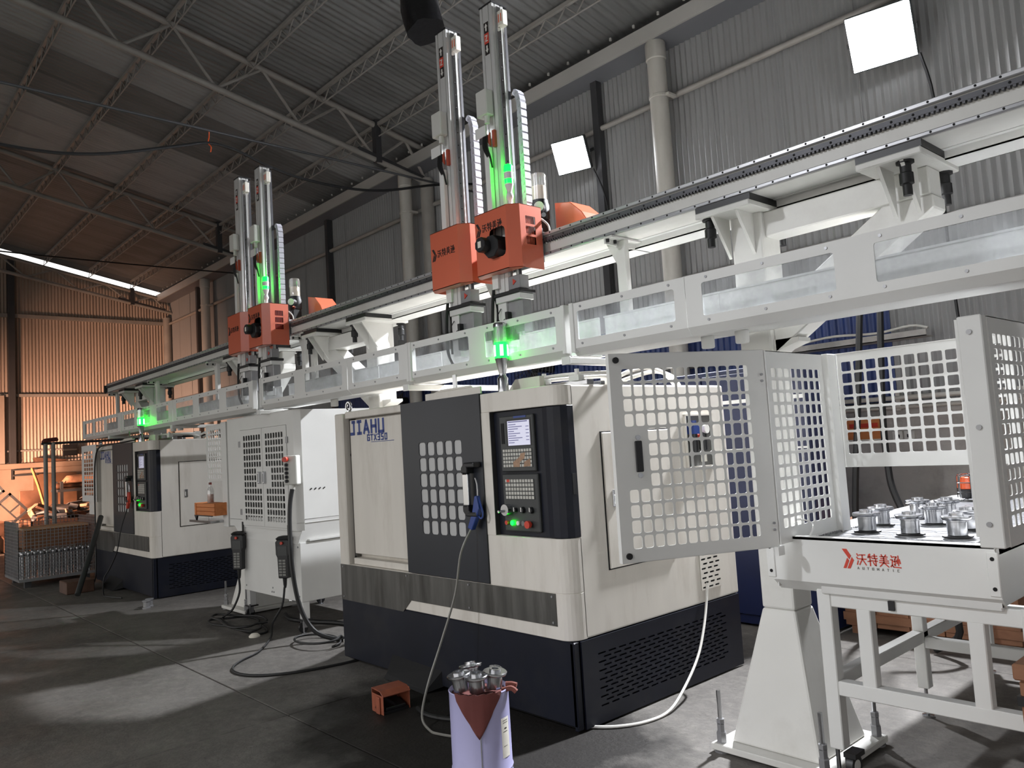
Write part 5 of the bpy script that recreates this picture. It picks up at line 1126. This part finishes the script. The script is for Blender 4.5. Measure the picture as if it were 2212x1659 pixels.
# cloth draped over the rim, a triangle down the front
vs = []; fs = []; k = 16; rows_ = 10
tip = (-.06, .255)
for i in range(k + 1):
    s_ = i / k; a = -.86 + 1.62 * s_
    prof = [(.10, .43), (.125, .452), (.1415, .456)]
    zt_ = .452; tipw = (a - tip[0])
    lo_z = tip[1] + (zt_ - tip[1]) * min(1, abs(a - tip[0]) / (.80 if a < tip[0] else .82)) ** 1.0
    for (r_, z) in prof: vs.append(cylp(a, z + .003 * math.sin(i * 2.1), r_))
    for j in range(1, rows_):
        q = j / (rows_ - 1); z = zt_ + (lo_z - zt_) * q
        vs.append(cylp(a, z, .1425 + .004 * math.sin(a * 9 + 1) * q + .002 * math.sin(a * 23)))
nrow = 3 + rows_ - 1
for i in range(k):
    for j in range(nrow - 1): fs.append((i * nrow + j, (i + 1) * nrow + j, (i + 1) * nrow + j + 1, i * nrow + j + 1))
cl = MB().add(vs, fs).build('cloth', CLOTH, smooth=True)
tag(cl, 'maroon cloth hanging in a point over the rim of the lilac bucket', 'cloth')
md = cl.modifiers.new('thick', 'SOLIDIFY'); md.thickness = .003; md.offset = 1
for i, (ax_, rr_, z, lab, tl) in enumerate(((-1.15, .088, .452, 'flange standing at the left of the bucket', (.10, -.10, 0)), (-.08, .070, .45, 'flange in the front middle of the bucket', (.06, 0, 0)), (1.05, .086, .455, 'flange standing at the right of the bucket', (-.05, .10, 0)),
                                        (-2.75, .070, .462, 'flange at the back left of the bucket, seen from above', (-.05, -.22, 0)), (2.25, .102, .462, 'small flange tilted at the back right of the bucket', (-.25, .20, 0)))):
    flange(PX + rr_ * math.cos(a0 + ax_), PY + rr_ * math.sin(a0 + ax_), z, .92 if i < 4 else .66, lab, 'flanges in the lilac bucket', False, tl)
MB_r = MB().lathe((PX, PY, .40), [(.001, 0), (.134, 0), (.134, .03), (.001, .038)], 24).build('rag_filling', CLOTH, t, smooth=True)
g_ = MB().tube([(PX + .10, PY + .09, .462), (PX + .125, PY + .105, .463), (PX + .145, PY + .118, .458)], .013, 8).tube([(PX + .105, PY + .06, .44), (PX + .14, PY + .085, .452), (PX + .16, PY + .10, .435)], .013, 8).build('glove_fingers', mat('brown_glove', (120, 66, 56), .8), smooth=True)
tag(g_, 'brown glove finger tips sticking out behind the bucket rim', 'glove')
# foot pedal
t = thing('foot_pedal', 'orange foot pedal guard with a warning triangle on the dark floor by the nearer lathe', 'pedal', (-1.22, -.42, 0), rz=1.5)
MB().box(-.125, -.10, 0, -.118, .09, .13).box(.118, -.09, 0, .125, .09, .15).prism([(-.10, .13), (-.05, .16), (.09, .165), (.09, .158), (-.05, .153), (-.10, .124)], 'yz', -.125, .125).box(-.125, .083, 0, .125, .09, .16).build('hood', mat('dull_orange_paint', (138, 74, 52), .5, var=.2, scale=12, dirt=(90, 60, 48), dirt_amt=.6, dscale=9), t, bev=.004)
MB().box(-.14, -.06, .0, -.125, .0, .12).build('side_boss', mat('dull_orange_paint', (138, 74, 52), .5, var=.2, scale=12, dirt=(90, 60, 48), dirt_amt=.6, dscale=9), t, bev=.006)
MB().hexa([(-.09, -.08, .02), (.09, -.08, .02), (.09, .07, .02), (-.09, .07, .02), (-.09, -.08, .04), (.09, -.08, .04), (.09, .07, .07), (-.09, .07, .07)]).build('treadle', BLACK, t, bev=.004)
MB().box(-.11, -.085, 0, .11, .08, .02).build('pedal_base', BLACK, t)
MB().strokes((-.1252, .03, .03), (0, -1, 0), (0, 0, 1), [[(0, 0), (.035, .065), (.07, 0), (0, 0)], [(.035, .018), (.035, .042)]], .005).build('warning_triangle', BLACKINK, t)
t.scale = (.78, .78, .86)
cable([(-1.05, -.34, .02), (-.90, -.36, .012), (-.72, -.30, .012), (-.68, -.15, .012), (-.80, -.02, .012), (-.95, .03, .02)], .014, 'black cable of the orange foot pedal curving to the nearer lathe')
cable([(.025, 1.26, .62), (.035, 1.22, .50), (.07, 1.12, .36), (.11, .98, .22), (.15, .78, .10), (.19, .56, .02), (.18, .36, .010), (.10, .20, .010), (-.02, .10, .010)], .0085, 'white hose hanging down the grille side of the nearer lathe onto the floor', HOSEW, 'white_hose', cat='hose')
cable([(-1.4, 3.1, .03), (-1.14, 3.0, .03), (-1.0, 3.15, .03), (-1.1, 3.35, .03), (-1.5, 3.4, .03)], .03, 'beige hose curled on the floor behind the nearer lathe', mat('beige_hose', (190, 180, 156), .5), 'floor_hose', cat='hose')
for k, px in enumerate((-6.62, -6.53)):
    t = thing('machined_flange', ('short steel ring on the floor at the corner of the farther lathe, left of two', 'short steel ring on the floor at the corner of the farther lathe, right of two')[k], 'metal part', (px, -.20 - .06 * k, 0), 'steel rings by the farther lathe')
    MB().lathe((px, -.20 - .06 * k, 0), [(.045, 0), (.045, .012), (.036, .02), (.036, .075), (.045, .08), (.045, .092), (.02, .092), (.02, .02)], 18).build('ring_body', RAIL, t, smooth=True)
MB_p = tag(MB().box(-9.0, -.62, .0, -8.62, -.28, .16).build('parts_bin', mat('brown_bin', (84, 60, 48), .6, var=.2, scale=5), bev=.01), 'low brown bin on the floor in front of the farther lathe', 'bin')

# ================================================================== behind: cupboard, plywood case, wall fittings
t = thing('blue_cupboard', 'dark blue metal cupboard standing behind the nearer lathe', 'cupboard', (-.75, 2.9, 0))
BC = mat('cupboard_blue', (14, 25, 62), .45, var=.12, scale=3)
MB().box(-1.75, 2.62, .02, .12, 3.15, 2.12).build('carcass', BC, t, bev=.006)
for k in range(4): MB().box(-1.74 + k * .465, 2.60, .10, -1.29 + k * .465, 2.62, 2.08).build('door', BC, t, bev=.004)
MB().box(-1.75, 2.585, 1.83, .12, 2.60, 1.86).box(-1.75, 2.585, 1.44, .12, 2.60, 1.455).build('trim_bars', GUARD, t)
t = thing('plywood_case', 'brown plywood shipping case on the floor behind the conveyor', 'case', (.62, 3.2, 0))
for k in range(5): MB().box(.16 + k * .24, 2.85, .06, .395 + k * .24, 2.868, .87).build('plank', WOOD, t, bev=.003)
MB().box(.16, 2.868, .06, 1.36, 3.5, .86).build('case_body', WOOD, t)
MB().box(.15, 2.838, .70, 1.37, 2.85, .78).box(.15, 2.838, .10, 1.37, 2.85, .16).build('batten', WOOD, t)
for k in range(3): MB().box(.2 + k * .5, 2.86, 0, .3 + k * .5, 3.48, .06).build('skid', WOOD, t)
t = thing('timber_case', 'brown timber case with dark straps at the lower right edge beside the conveyor stand', 'case', (2.6, -.15, 0))
for k in range(5): MB().box(2.276, -.35, .02 + k * .152, 2.80, .10, .168 + k * .152).build('plank', WOOD, t, bev=.006)
MB().box(2.266, -.37, .78, 2.82, .12, .83).build('lid', WOOD, t, bev=.005)
for z in (.70, .26): MB().box(2.270, -.36, z, 2.81, .11, z + .03).build('strap', BLACK, t)
for pts, lab in (([(.66, 2.58, 2.9), (.61, 2.58, 2.4), (.53, 2.58, 1.7), (.45, 2.58, 1.05), (.40, 2.6, .4), (.38, 2.65, .02)], 'black hose dropping behind the cage, left one of two'),
                 ([(.78, 2.62, 2.9), (.75, 2.6, 2.4), (.70, 2.6, 1.7), (.72, 2.55, 1.3), (.78, 2.5, 1.06), (1.0, 2.45, .6), (1.1, 2.5, .2), (.9, 2.6, .03)], 'black hose dropping behind the cage and curving under the conveyor')):
    cable(pts, .024, lab, nm='black_hose', cat='hose')
t = thing('wall_conduit', 'pale conduit pipe running along the top of the concrete plinth', 'pipe', (-1.5, 4.33, 1.82))
MB().cyl((-4.0, 4.33, 1.84), (3.0, 4.33, 1.80), .022, 10).cyl((-4.0, 4.33, 1.74), (3.0, 4.33, 1.72), .014, 8).build('pipes', PVC, t, smooth=True)
m = MB()
for k in range(6): m.box(-3.5 + k * 1.2, 4.32, 1.70, -3.46 + k * 1.2, 4.37, 1.87)
m.build('pipe_clips', PVC, t)
tag(MB().box(-3.2, 4.25, 2.345, .45, 4.40, 2.36).box(-3.2, 4.25, 2.345, .45, 4.265, 2.41).build('wall_ledge', CONC, bev=.003), 'grey steel ledge running along the blue wall sheets', 'ledge')
tag(MB().tube([(-.7, 4.27, 2.44), (-.4, 4.28, 2.46), (0, 4.27, 2.43), (.3, 4.3, 2.46), (.45, 4.3, 2.42)], .012, 6).build('grey_cable', PVC, smooth=True), 'grey cable lying on the wall ledge', 'cable')
t = thing('orange_sign', 'orange framed board on the concrete plinth behind the cage', 'sign', (-.22, 4.34, 1.45))
MB().box(-.40, 4.335, 1.445, -.05, 4.36, 1.65).build('board', WOODL, t); MB().box(-.36, 4.33, 1.56, -.09, 4.336, 1.60).build('dark_stripe', RED, t)
MB().box(-.41, 4.328, 1.435, -.04, 4.345, 1.45).box(-.41, 4.328, 1.645, -.04, 4.345, 1.66).box(-.41, 4.328, 1.435, -.395, 4.345, 1.66).box(-.055, 4.328, 1.435, -.04, 4.345, 1.66).build('frame', PAPER, t)
for k, sx in enumerate((.08, .185)):
    t = thing('wall_socket', ('left one of two white wall sockets on the plinth behind the cage', 'right one of two white wall sockets on the plinth behind the cage')[k], 'socket', (sx, 4.34, 1.42), 'wall sockets')
    MB().box(sx - .045, 4.335, 1.42, sx + .045, 4.36, 1.51).build('plate', LIGHTG, t, bev=.003); MB().box(sx - .02, 4.332, 1.45, sx + .02, 4.336, 1.48).build('outlet', BLACK, t)
for fx, fz, lab in ((-7.97, 2.45, 'black wall fan behind the gap left of the nearer lathe door'), (-4.45, 2.62, 'black wall fan above the roof of the nearer lathe')):
    t = thing('wall_fan', lab, 'fan', (fx, 4.2, fz), 'black fans on the blue wall')
    m = MB()
    for rr_ in (.08, .14, .20, .26, .32, .37): m.tube([(fx + rr_ * math.cos(k * PI / 12), 4.08 - .05 * (1 - rr_ / .37), fz + rr_ * math.sin(k * PI / 12)) for k in range(24)], .006, 4, 1, True)
    for k in range(24): m.bar((fx + .05 * math.cos(k * PI / 12), 4.03, fz + .05 * math.sin(k * PI / 12)), (fx + .37 * math.cos(k * PI / 12), 4.09, fz + .37 * math.sin(k * PI / 12)), .006, .006)
    m.build('wire_guard', BLACK, t)
    for k in range(3):
        a = k * 2 * PI / 3
        MB().hexa([(fx + .05 * math.cos(a - .4), 4.12, fz + .05 * math.sin(a - .4)), (fx + .05 * math.cos(a + .4), 4.16, fz + .05 * math.sin(a + .4)), (fx + .32 * math.cos(a + .4), 4.16, fz + .32 * math.sin(a + .4)), (fx + .32 * math.cos(a - .3), 4.12, fz + .32 * math.sin(a - .3)),
                   (fx + .05 * math.cos(a - .4), 4.125, fz + .05 * math.sin(a - .4)), (fx + .05 * math.cos(a + .4), 4.165, fz + .05 * math.sin(a + .4)), (fx + .32 * math.cos(a + .4), 4.165, fz + .32 * math.sin(a + .4)), (fx + .32 * math.cos(a - .3), 4.125, fz + .32 * math.sin(a - .3))]).build('blade', BLACK, t)
    MB().cyl((fx, 4.10, fz), (fx, 4.42, fz), .07, 14).build('motor', BLACK, t, smooth=True)

# ================================================================== overhead cables and sleeve
cable([(-5.75, -6.4, 5.45), (-5.75, -3.4, 4.95), (-5.75, -1.75, 4.865), (-5.75, -.92, 4.94), (-5.75, -.06, 5.21), (-5.75, .31, 5.33), (-5.75, .64, 5.31), (-5.75, 1.0, 5.207), (-5.75, 1.41, 5.13), (-5.75, 2.07, 5.11), (-5.75, 2.71, 5.18), (-5.75, 3.6, 5.42), (-5.75, 4.40, 5.58)], .018, 'sagging black power cable slung under the roof in front of the tall axes', nm='slung_cable', sm=6)
tag(MB().cyl((-5.75, -6.98, 5.56), (-5.75, 4.42, 5.44), .016, 8).build('tension_wire', DPOST, smooth=True), 'straight dark wire stretched across the shed above the sagging cable', 'wire')
tag(MB().tube([(-5.75, .325, 5.50), (-5.77, .33, 5.42), (-5.75, .31, 5.33), (-5.73, .335, 5.28), (-5.74, .33, 5.22)], .007, 5).build('orange_tie', AMBER, smooth=True), 'orange tie holding the sagging cable to the wire', 'tie')
cable([(-13.5, -6.9, 6.1), (-13.5, -2, 5.75), (-13.5, 1.0, 5.70), (-13.5, 4.4, 5.75)], .014, 'thin black cable across the far bay below the second truss', nm='slung_cable')
t = thing('black_sleeve', 'black plastic wrapped duct hanging from the roof above the tall axis', 'duct', (-1.85, .6, 5.0))
vs = []; fs = []; n = 18; K = 16
for j in range(K + 1):
    q = j / K; c = Vector((-1.83, .6, 5.02)).lerp(Vector((-2.32, .6, 7.12)), q)
    for i in range(n):
        a = 2 * PI * i / n; r_ = .155 + .012 * math.sin(a * 5 + j * 1.3) + .010 * math.sin(j * 2.2 + a)
        vs.append((c.x + r_ * math.cos(a), c.y + r_ * math.sin(a), c.z + r_ * .25 * math.cos(a)))
for j in range(K):
    for i in range(n): fs.append((j * n + i, j * n + (i + 1) % n, (j + 1) * n + (i + 1) % n, (j + 1) * n + i))
vs.append((-1.82, .6, 5.03)); fs += [((i + 1) % n, i, len(vs) - 1) for i in range(n)]
MB().add(vs, fs).build('film_wrap', mat('black_film', (16, 16, 18), .28, bump=.3, bscale=30), t, smooth=True)
MB().cyl((-1.93, .6, 5.45), (-2.32, .6, 7.12), .12, 14).build('inner_duct', DARK, t)

# ================================================================== far end: scrap, mesh crate, frames
t = thing('mesh_container', 'wire mesh container full of round bars beside the farther lathe', 'container', (-9.9, -.35, 0))
mx0, mx1, my0, my1, mz0, mz1 = -11.0, -9.95, -.92, .08, .12, .92
m = MB()
for k in range(21):
    y = my0 + k * (my1 - my0) / 20; m.bar((mx1, y, mz0), (mx1, y, mz1 - .10), .007, .007); m.bar((mx0, y, mz0), (mx0, y, mz1), .007, .007)
for k in range(18):
    z = mz0 + k * (mz1 - mz0) / 17
    if z < mz1 - .08: m.bar((mx1, my0, z), (mx1, my1, z), .007, .007)
    m.bar((mx0, my0, z), (mx0, my1, z), .007, .007); m.bar((mx0, my0, z), (mx1, my0, z), .007, .007); m.bar((mx0, my1, z), (mx1, my1, z), .007, .007)
for k in range(22):
    x = mx0 + k * (mx1 - mx0) / 21; m.bar((x, my0, mz0), (x, my0, mz1), .007, .007); m.bar((x, my1, mz0), (x, my1, mz1), .007, .007)
stuff(m.build('wire_mesh', RAIL, t))
MB().box(mx0, my0, .09, mx1 + .01, my1, .13).build('base_tray', RAIL, t)
for (x, y) in ((mx0 + .1, my0 + .12), (mx1 - .1, my0 + .12), (mx0 + .1, my1 - .12), (mx1 - .1, my1 - .12)): MB().box(x - .04, y - .04, 0, x + .04, y + .04, .09).build('foot', DPOST, t)
proto = None
for k in range(24):
    y = my0 + .06 + (k % 12) * .078; x = -10.03 - (k // 12) * .16; lab = 'bright turned steel bar standing in the wire mesh container'
    if proto is None:
        proto = MB().lathe((0, 0, 0), [(.001, 0), (.018, 0), (.018, .30), (.030, .31), (.034, .34), (.030, .37), (.020, .38), (.001, .385)], 10).build('steel_bar', STEEL, smooth=True, at=(0, 0, 0)); o = proto
    else: o = proto.copy(); COL.objects.link(o)
    o.location = (x, y, .135); tag(o, lab, 'metal bar', 'steel bars in the mesh container')
t = thing('red_plank', 'reddish timber plank box lying across the wire mesh container', 'timber', (-10.4, -.4, .58))
MB().box(-10.75, -.80, .53, -10.22, .02, .79).build('plank', WOOD, t, bev=.005); MB().box(-10.78, -.82, .79, -10.19, .04, .82).build('plank', mat('fresh_timber', (206, 160, 122), .7, var=.15, scale=6, stretch=(4, .5, 4)), t, bev=.004)
MB().box(-10.75, -.80, .131, -10.68, -.75, .53).box(-10.3, -.80, .131, -10.25, -.75, .53).box(-10.75, -.03, .131, -10.68, .02, .53).box(-10.3, -.03, .131, -10.25, .02, .53).build('leg', WOOD, t)
tag(MB().tube([(-8.30, -.56, .03), (-8.72, -.30, .50), (-9.12, -.06, .95)], .035, 10, 1).build('leaning_pipe', CHAR, smooth=True), 'grey pipe leaning against the end of the farther lathe', 'pipe')
t = thing('pipe_goalpost', 'two dark upright pipes with a long bar across to the farther lathe', 'pipe frame', (-11.5, -.2, 0))
MB().cyl((-11.5, -.262, 0), (-11.5, -.262, 2.08), .032, 10).build('upright', PIPE, t, smooth=True); MB().cyl((-11.5, -.15, 0), (-11.5, -.15, 2.10), .032, 10).build('upright', PIPE, t, smooth=True)
MB().cyl((-11.5, -.32, 2.085), (-11.5, 3.4, 2.15), .022, 10).build('long_bar', DPOST, t, smooth=True)
MB().cyl((-11.5, 3.36, 0), (-11.5, 3.36, 2.15), .03, 10).build('upright', DPOST, t, smooth=True)
MB().hexa([(-11.56, -.32, 2.10), (-11.40, -.32, 2.11), (-11.40, -.08, 2.12), (-11.56, -.08, 2.12), (-11.54, -.30, 2.17), (-11.42, -.26, 2.16), (-11.42, -.1, 2.19), (-11.54, -.1, 2.18)]).build('rag_wrap', CLOTH, t, bev=.02)
t = thing('floodlight', 'switched off black flood lamp with a grey band on the orange wall', 'light', (XE + .2, 1.87, 2.0))
MB().box(XE + .18, 1.70, 2.02, XE + .25, 2.04, 2.15).build('housing', BLACK, t, bev=.01); MB().box(XE + .18, 1.70, 2.20, XE + .25, 2.04, 2.31).build('housing', BLACK, t, bev=.01)
MB().box(XE + .07, 1.72, 2.15, XE + .23, 2.02, 2.20).build('bracket', CHAR, t)
# scrap bin and pieces
t = thing('scrap_bin', 'rusty open steel bin heaped with offcuts before the orange wall', 'bin', (-16.6, .98, 0))
MB().box(-17.1, .36, 0, -16.1, .40, .62).box(-17.1, 1.62, 0, -16.1, 1.66, .62).box(-17.1, .36, 0, -17.06, 1.66, .62).box(-16.14, .36, 0, -16.1, 1.66, .62).box(-17.1, .36, .02, -16.1, 1.66, .06).build('bin_wall', RUST, t, bev=.006)
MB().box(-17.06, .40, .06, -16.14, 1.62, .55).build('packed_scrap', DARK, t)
mats_ = (RUST, DPOST, RAIL, mat('pale_offcut', (196, 160, 132), .6, metal=.2, var=.2))
for k in range(34):
    c = Vector((random.uniform(-16.95, -16.2), random.uniform(.45, 1.58), random.uniform(.58, .64) + .22 * math.exp(-((k % 7) - 3) ** 2 / 4)))
    w, h, d_ = random.uniform(.05, .20), random.uniform(.03, .07), random.uniform(.05, .16)
    o = MB().hexa([(-w, -d_, -h), (w, -d_ * .8, -h), (w * .9, d_, -h), (-w * .8, d_, -h), (-w * .9, -d_, h), (w, -d_, h * .6), (w * .8, d_, h), (-w, d_ * .9, h * .8)]).build('scrap_offcut', mats_[k % 4], at=(0, 0, 0), bev=.008)
    o.location = c; o.rotation_euler = (random.uniform(-.5, .5), random.uniform(-.5, .5), random.uniform(0, 3))
    tag(o, 'chunky steel offcut on the heap in the rusty bin', 'scrap', 'offcuts heaped in the scrap bin')
tag(MB().box(-17.35, .37, .0, -17.30, .80, 1.245).build('rust_plate', RUST, bev=.004), 'rust brown steel plate standing behind the scrap bin', 'plate')
t = thing('ball_screw', 'long pointed spindle lying on the pallet stack near the orange wall', 'spindle', (-17.5, 1.3, 1.27))
m = MB()
pr = [(0, .96), (.012, 1.0), (.012, 1.06), (.03, 1.07), (.045, 1.09), (.06, 1.11), (.07, 1.14), (.07, 1.2), (.055, 1.22), (.055, 2.2)]
vs = []; fs = []; n = 12
for r_, y in pr: vs += [(-17.5 + max(r_, .001) * math.cos(2 * PI * i / n), y, 1.29 + max(r_, .001) * math.sin(2 * PI * i / n)) for i in range(n)]
for j in range(len(pr) - 1): fs += [(j * n + i, j * n + (i + 1) % n, (j + 1) * n + (i + 1) % n, (j + 1) * n + i) for i in range(n)]
m.add(vs, fs).build('spindle_body', RUST, t, smooth=True)
t = thing('rack_stack', 'steel rack with sheets and wrapped bundles by the orange wall', 'rack', (-17.5, 1.8, 0))
for z in (.62, 1.16): MB().box(-17.9, 1.1, z, -17.2, 2.6, z + .06).build('shelf', DPOST, t)
for y in (1.2, 2.5):
    for x in (-17.85, -17.3): MB().box(x - .03, y - .03, 0, x + .03, y + .03, 1.40).build('upright', DPOST, t)
o = MB().hexa([(-17.7, 1.25, 1.36), (-17.25, 1.25, 1.36), (-17.25, 2.3, 1.36), (-17.7, 2.3, 1.36), (-17.6, 1.35, 1.54), (-17.3, 1.4, 1.50), (-17.3, 2.2, 1.57), (-17.6, 2.2, 1.52)]).build('wrapped_bundle', mat('brown_wrap', (176, 128, 98), .7, var=.3, scale=8), bev=.05, seg=2)
tag(o, 'brown wrapped bundle on top of the spindle', 'bundle')
for k, (y, z, w) in enumerate(((1.35, .70, .5), (1.5, .86, .55), (1.75, .98, .45))):
    o = MB().hexa([(-17.14, y - w / 2, z), (-16.75, y - w / 2, z + .06), (-16.75, y + w / 2, z + .12), (-17.14, y + w / 2, z + .04), (-17.14, y - w / 2, z + .012), (-16.75, y - w / 2, z + .072), (-16.75, y + w / 2, z + .132), (-17.14, y + w / 2, z + .052)]).build('bent_sheet', RAIL)
    tag(o, 'bent steel sheet with a bright edge, %s of three by the rack' % ('lowest', 'middle', 'topmost')[k], 'sheet', 'bent sheets by the rack')
tag(MB().tube([(-17.0, .56, 1.74), (-16.9, .66, 1.35), (-16.75, .80, .66)], .03, 8, 1).build('leaning_bar', WOODL, smooth=True), 'orange lit bar leaning across the scrap bin to the wall', 'bar')
def lean_frame(c, w, h, ang, lab):
    t = thing('steel_frame', lab, 'frame', c, rot=(ang, 0, PI / 2 + .1))
    m = MB()
    for (a, b, c_, d_) in ((-w / 2, 0, w / 2, .05), (-w / 2, h - .05, w / 2, h), (-w / 2, 0, -w / 2 + .05, h), (w / 2 - .05, 0, w / 2, h)): m.box(a, -.02, b, c_, .02, d_)
    m.build('outer_frame', DPOST, t)
    MB().box(-w / 2, -.012, h * .55, w / 2, .012, h * .55 + .04).box(-.02, -.012, h * .55, .02, .012, h).build('cross_bars', DPOST, t)
t = thing('welded_grille', 'dark welded frame tilted against the pale wall panel, upper one at the picture edge', 'frame', (-17.4, -.05, 1.15), rot=(.62, 0, 0))
MB().box(-.03, -.35, 0, .03, -.30, .62).box(-.03, .15, 0, .03, .20, .62).box(-.03, -.35, .57, .03, .20, .62).box(-.03, -.35, 0, .03, .20, .05).build('outer_frame', DPOST, t); MB().box(-.02, -.30, .36, .02, .15, .39).box(-.02, -.02, .36, .02, .01, .57).build('cross_bars', DPOST, t)
MB().box(-.015, -.30, .05, -.005, .15, .57).build('pale_sheet', mats_[3], t)
t = thing('welded_grille', 'dark welded frame tilted against the pale wall panel, lower one at the picture edge', 'frame', (-16.9, -.10, .58), rot=(-.85, 0, 0))
MB().box(-.03, -.35, 0, .03, -.30, .60).box(-.03, .15, 0, .03, .20, .60).box(-.03, -.35, .55, .03, .20, .60).box(-.03, -.35, 0, .03, .20, .05).build('outer_frame', DPOST, t); MB().box(-.02, -.30, .30, .02, .15, .33).box(-.02, -.05, .33, .02, -.02, .55).build('cross_bars', DPOST, t)
t = thing('press_block', 'brown cast machine block with an arched slot at the left picture edge', 'machine', (-16.4, -.25, 0))
MB().prism([(-.75, 0), (-.75, .62), (-.05, .66), (.10, .52), (.12, 0), (-.1, 0), (-.1, .28), (-.16, .36), (-.3, .36), (-.36, .28), (-.36, 0)], 'yz', -16.8, -16.2).build('casting', RUST, t, bev=.02)
t = thing('orange_barrier', 'orange plastic barrier foot at the left picture edge', 'barrier', (-15.6, -.35, 0))
MB().prism([(-.75, 0), (-.70, .42), (-.55, .42), (-.42, .30), (-.36, .05), (-.30, .05), (-.30, 0)], 'yz', -15.8, -15.5).build('barrier_body', mat('orange_plastic', (222, 92, 44), .4), t, bev=.02)
MB().box(-15.499, -.55, .12, -15.495, -.47, .2).build('recess', DARK, t)
tag(MB().box(-19.5, 1.05, .0, -19.44, 2.0, 1.6).build('wall_board', mat('brown_board', (130, 92, 66), .7, var=.2)), 'brown board leaning on the orange rendered plinth', 'board')
t = thing('wall_shelf', 'small steel cable tray fixed under the ledge of the orange wall', 'shelf', (XE + .2, .85, 1.60))
MB().box(XE + .05, .62, 1.58, XE + .3, 1.12, 1.62).box(XE + .05, .62, 1.72, XE + .3, 1.12, 1.75).build('tray', DPOST, t)
MB().box(XE + .05, .60, 1.50, XE + .1, .64, 1.80).build('bracket', DPOST, t)
tag(MB().hexa([(XE + .1, 1.10, 1.90), (XE + .35, 1.10, 1.90), (XE + .35, 1.75, 1.90), (XE + .1, 1.65, 1.90), (XE + .1, 1.05, 2.0), (XE + .35, 1.05, 2.02), (XE + .35, 1.8, 1.93), (XE + .1, 1.7, 1.93)]).build('bent_plate', RUST, bev=.004), 'rusty bent plate lying on the ledge of the orange wall', 'plate')
# the sub-part caches of far copies keep their own names; nothing else to do
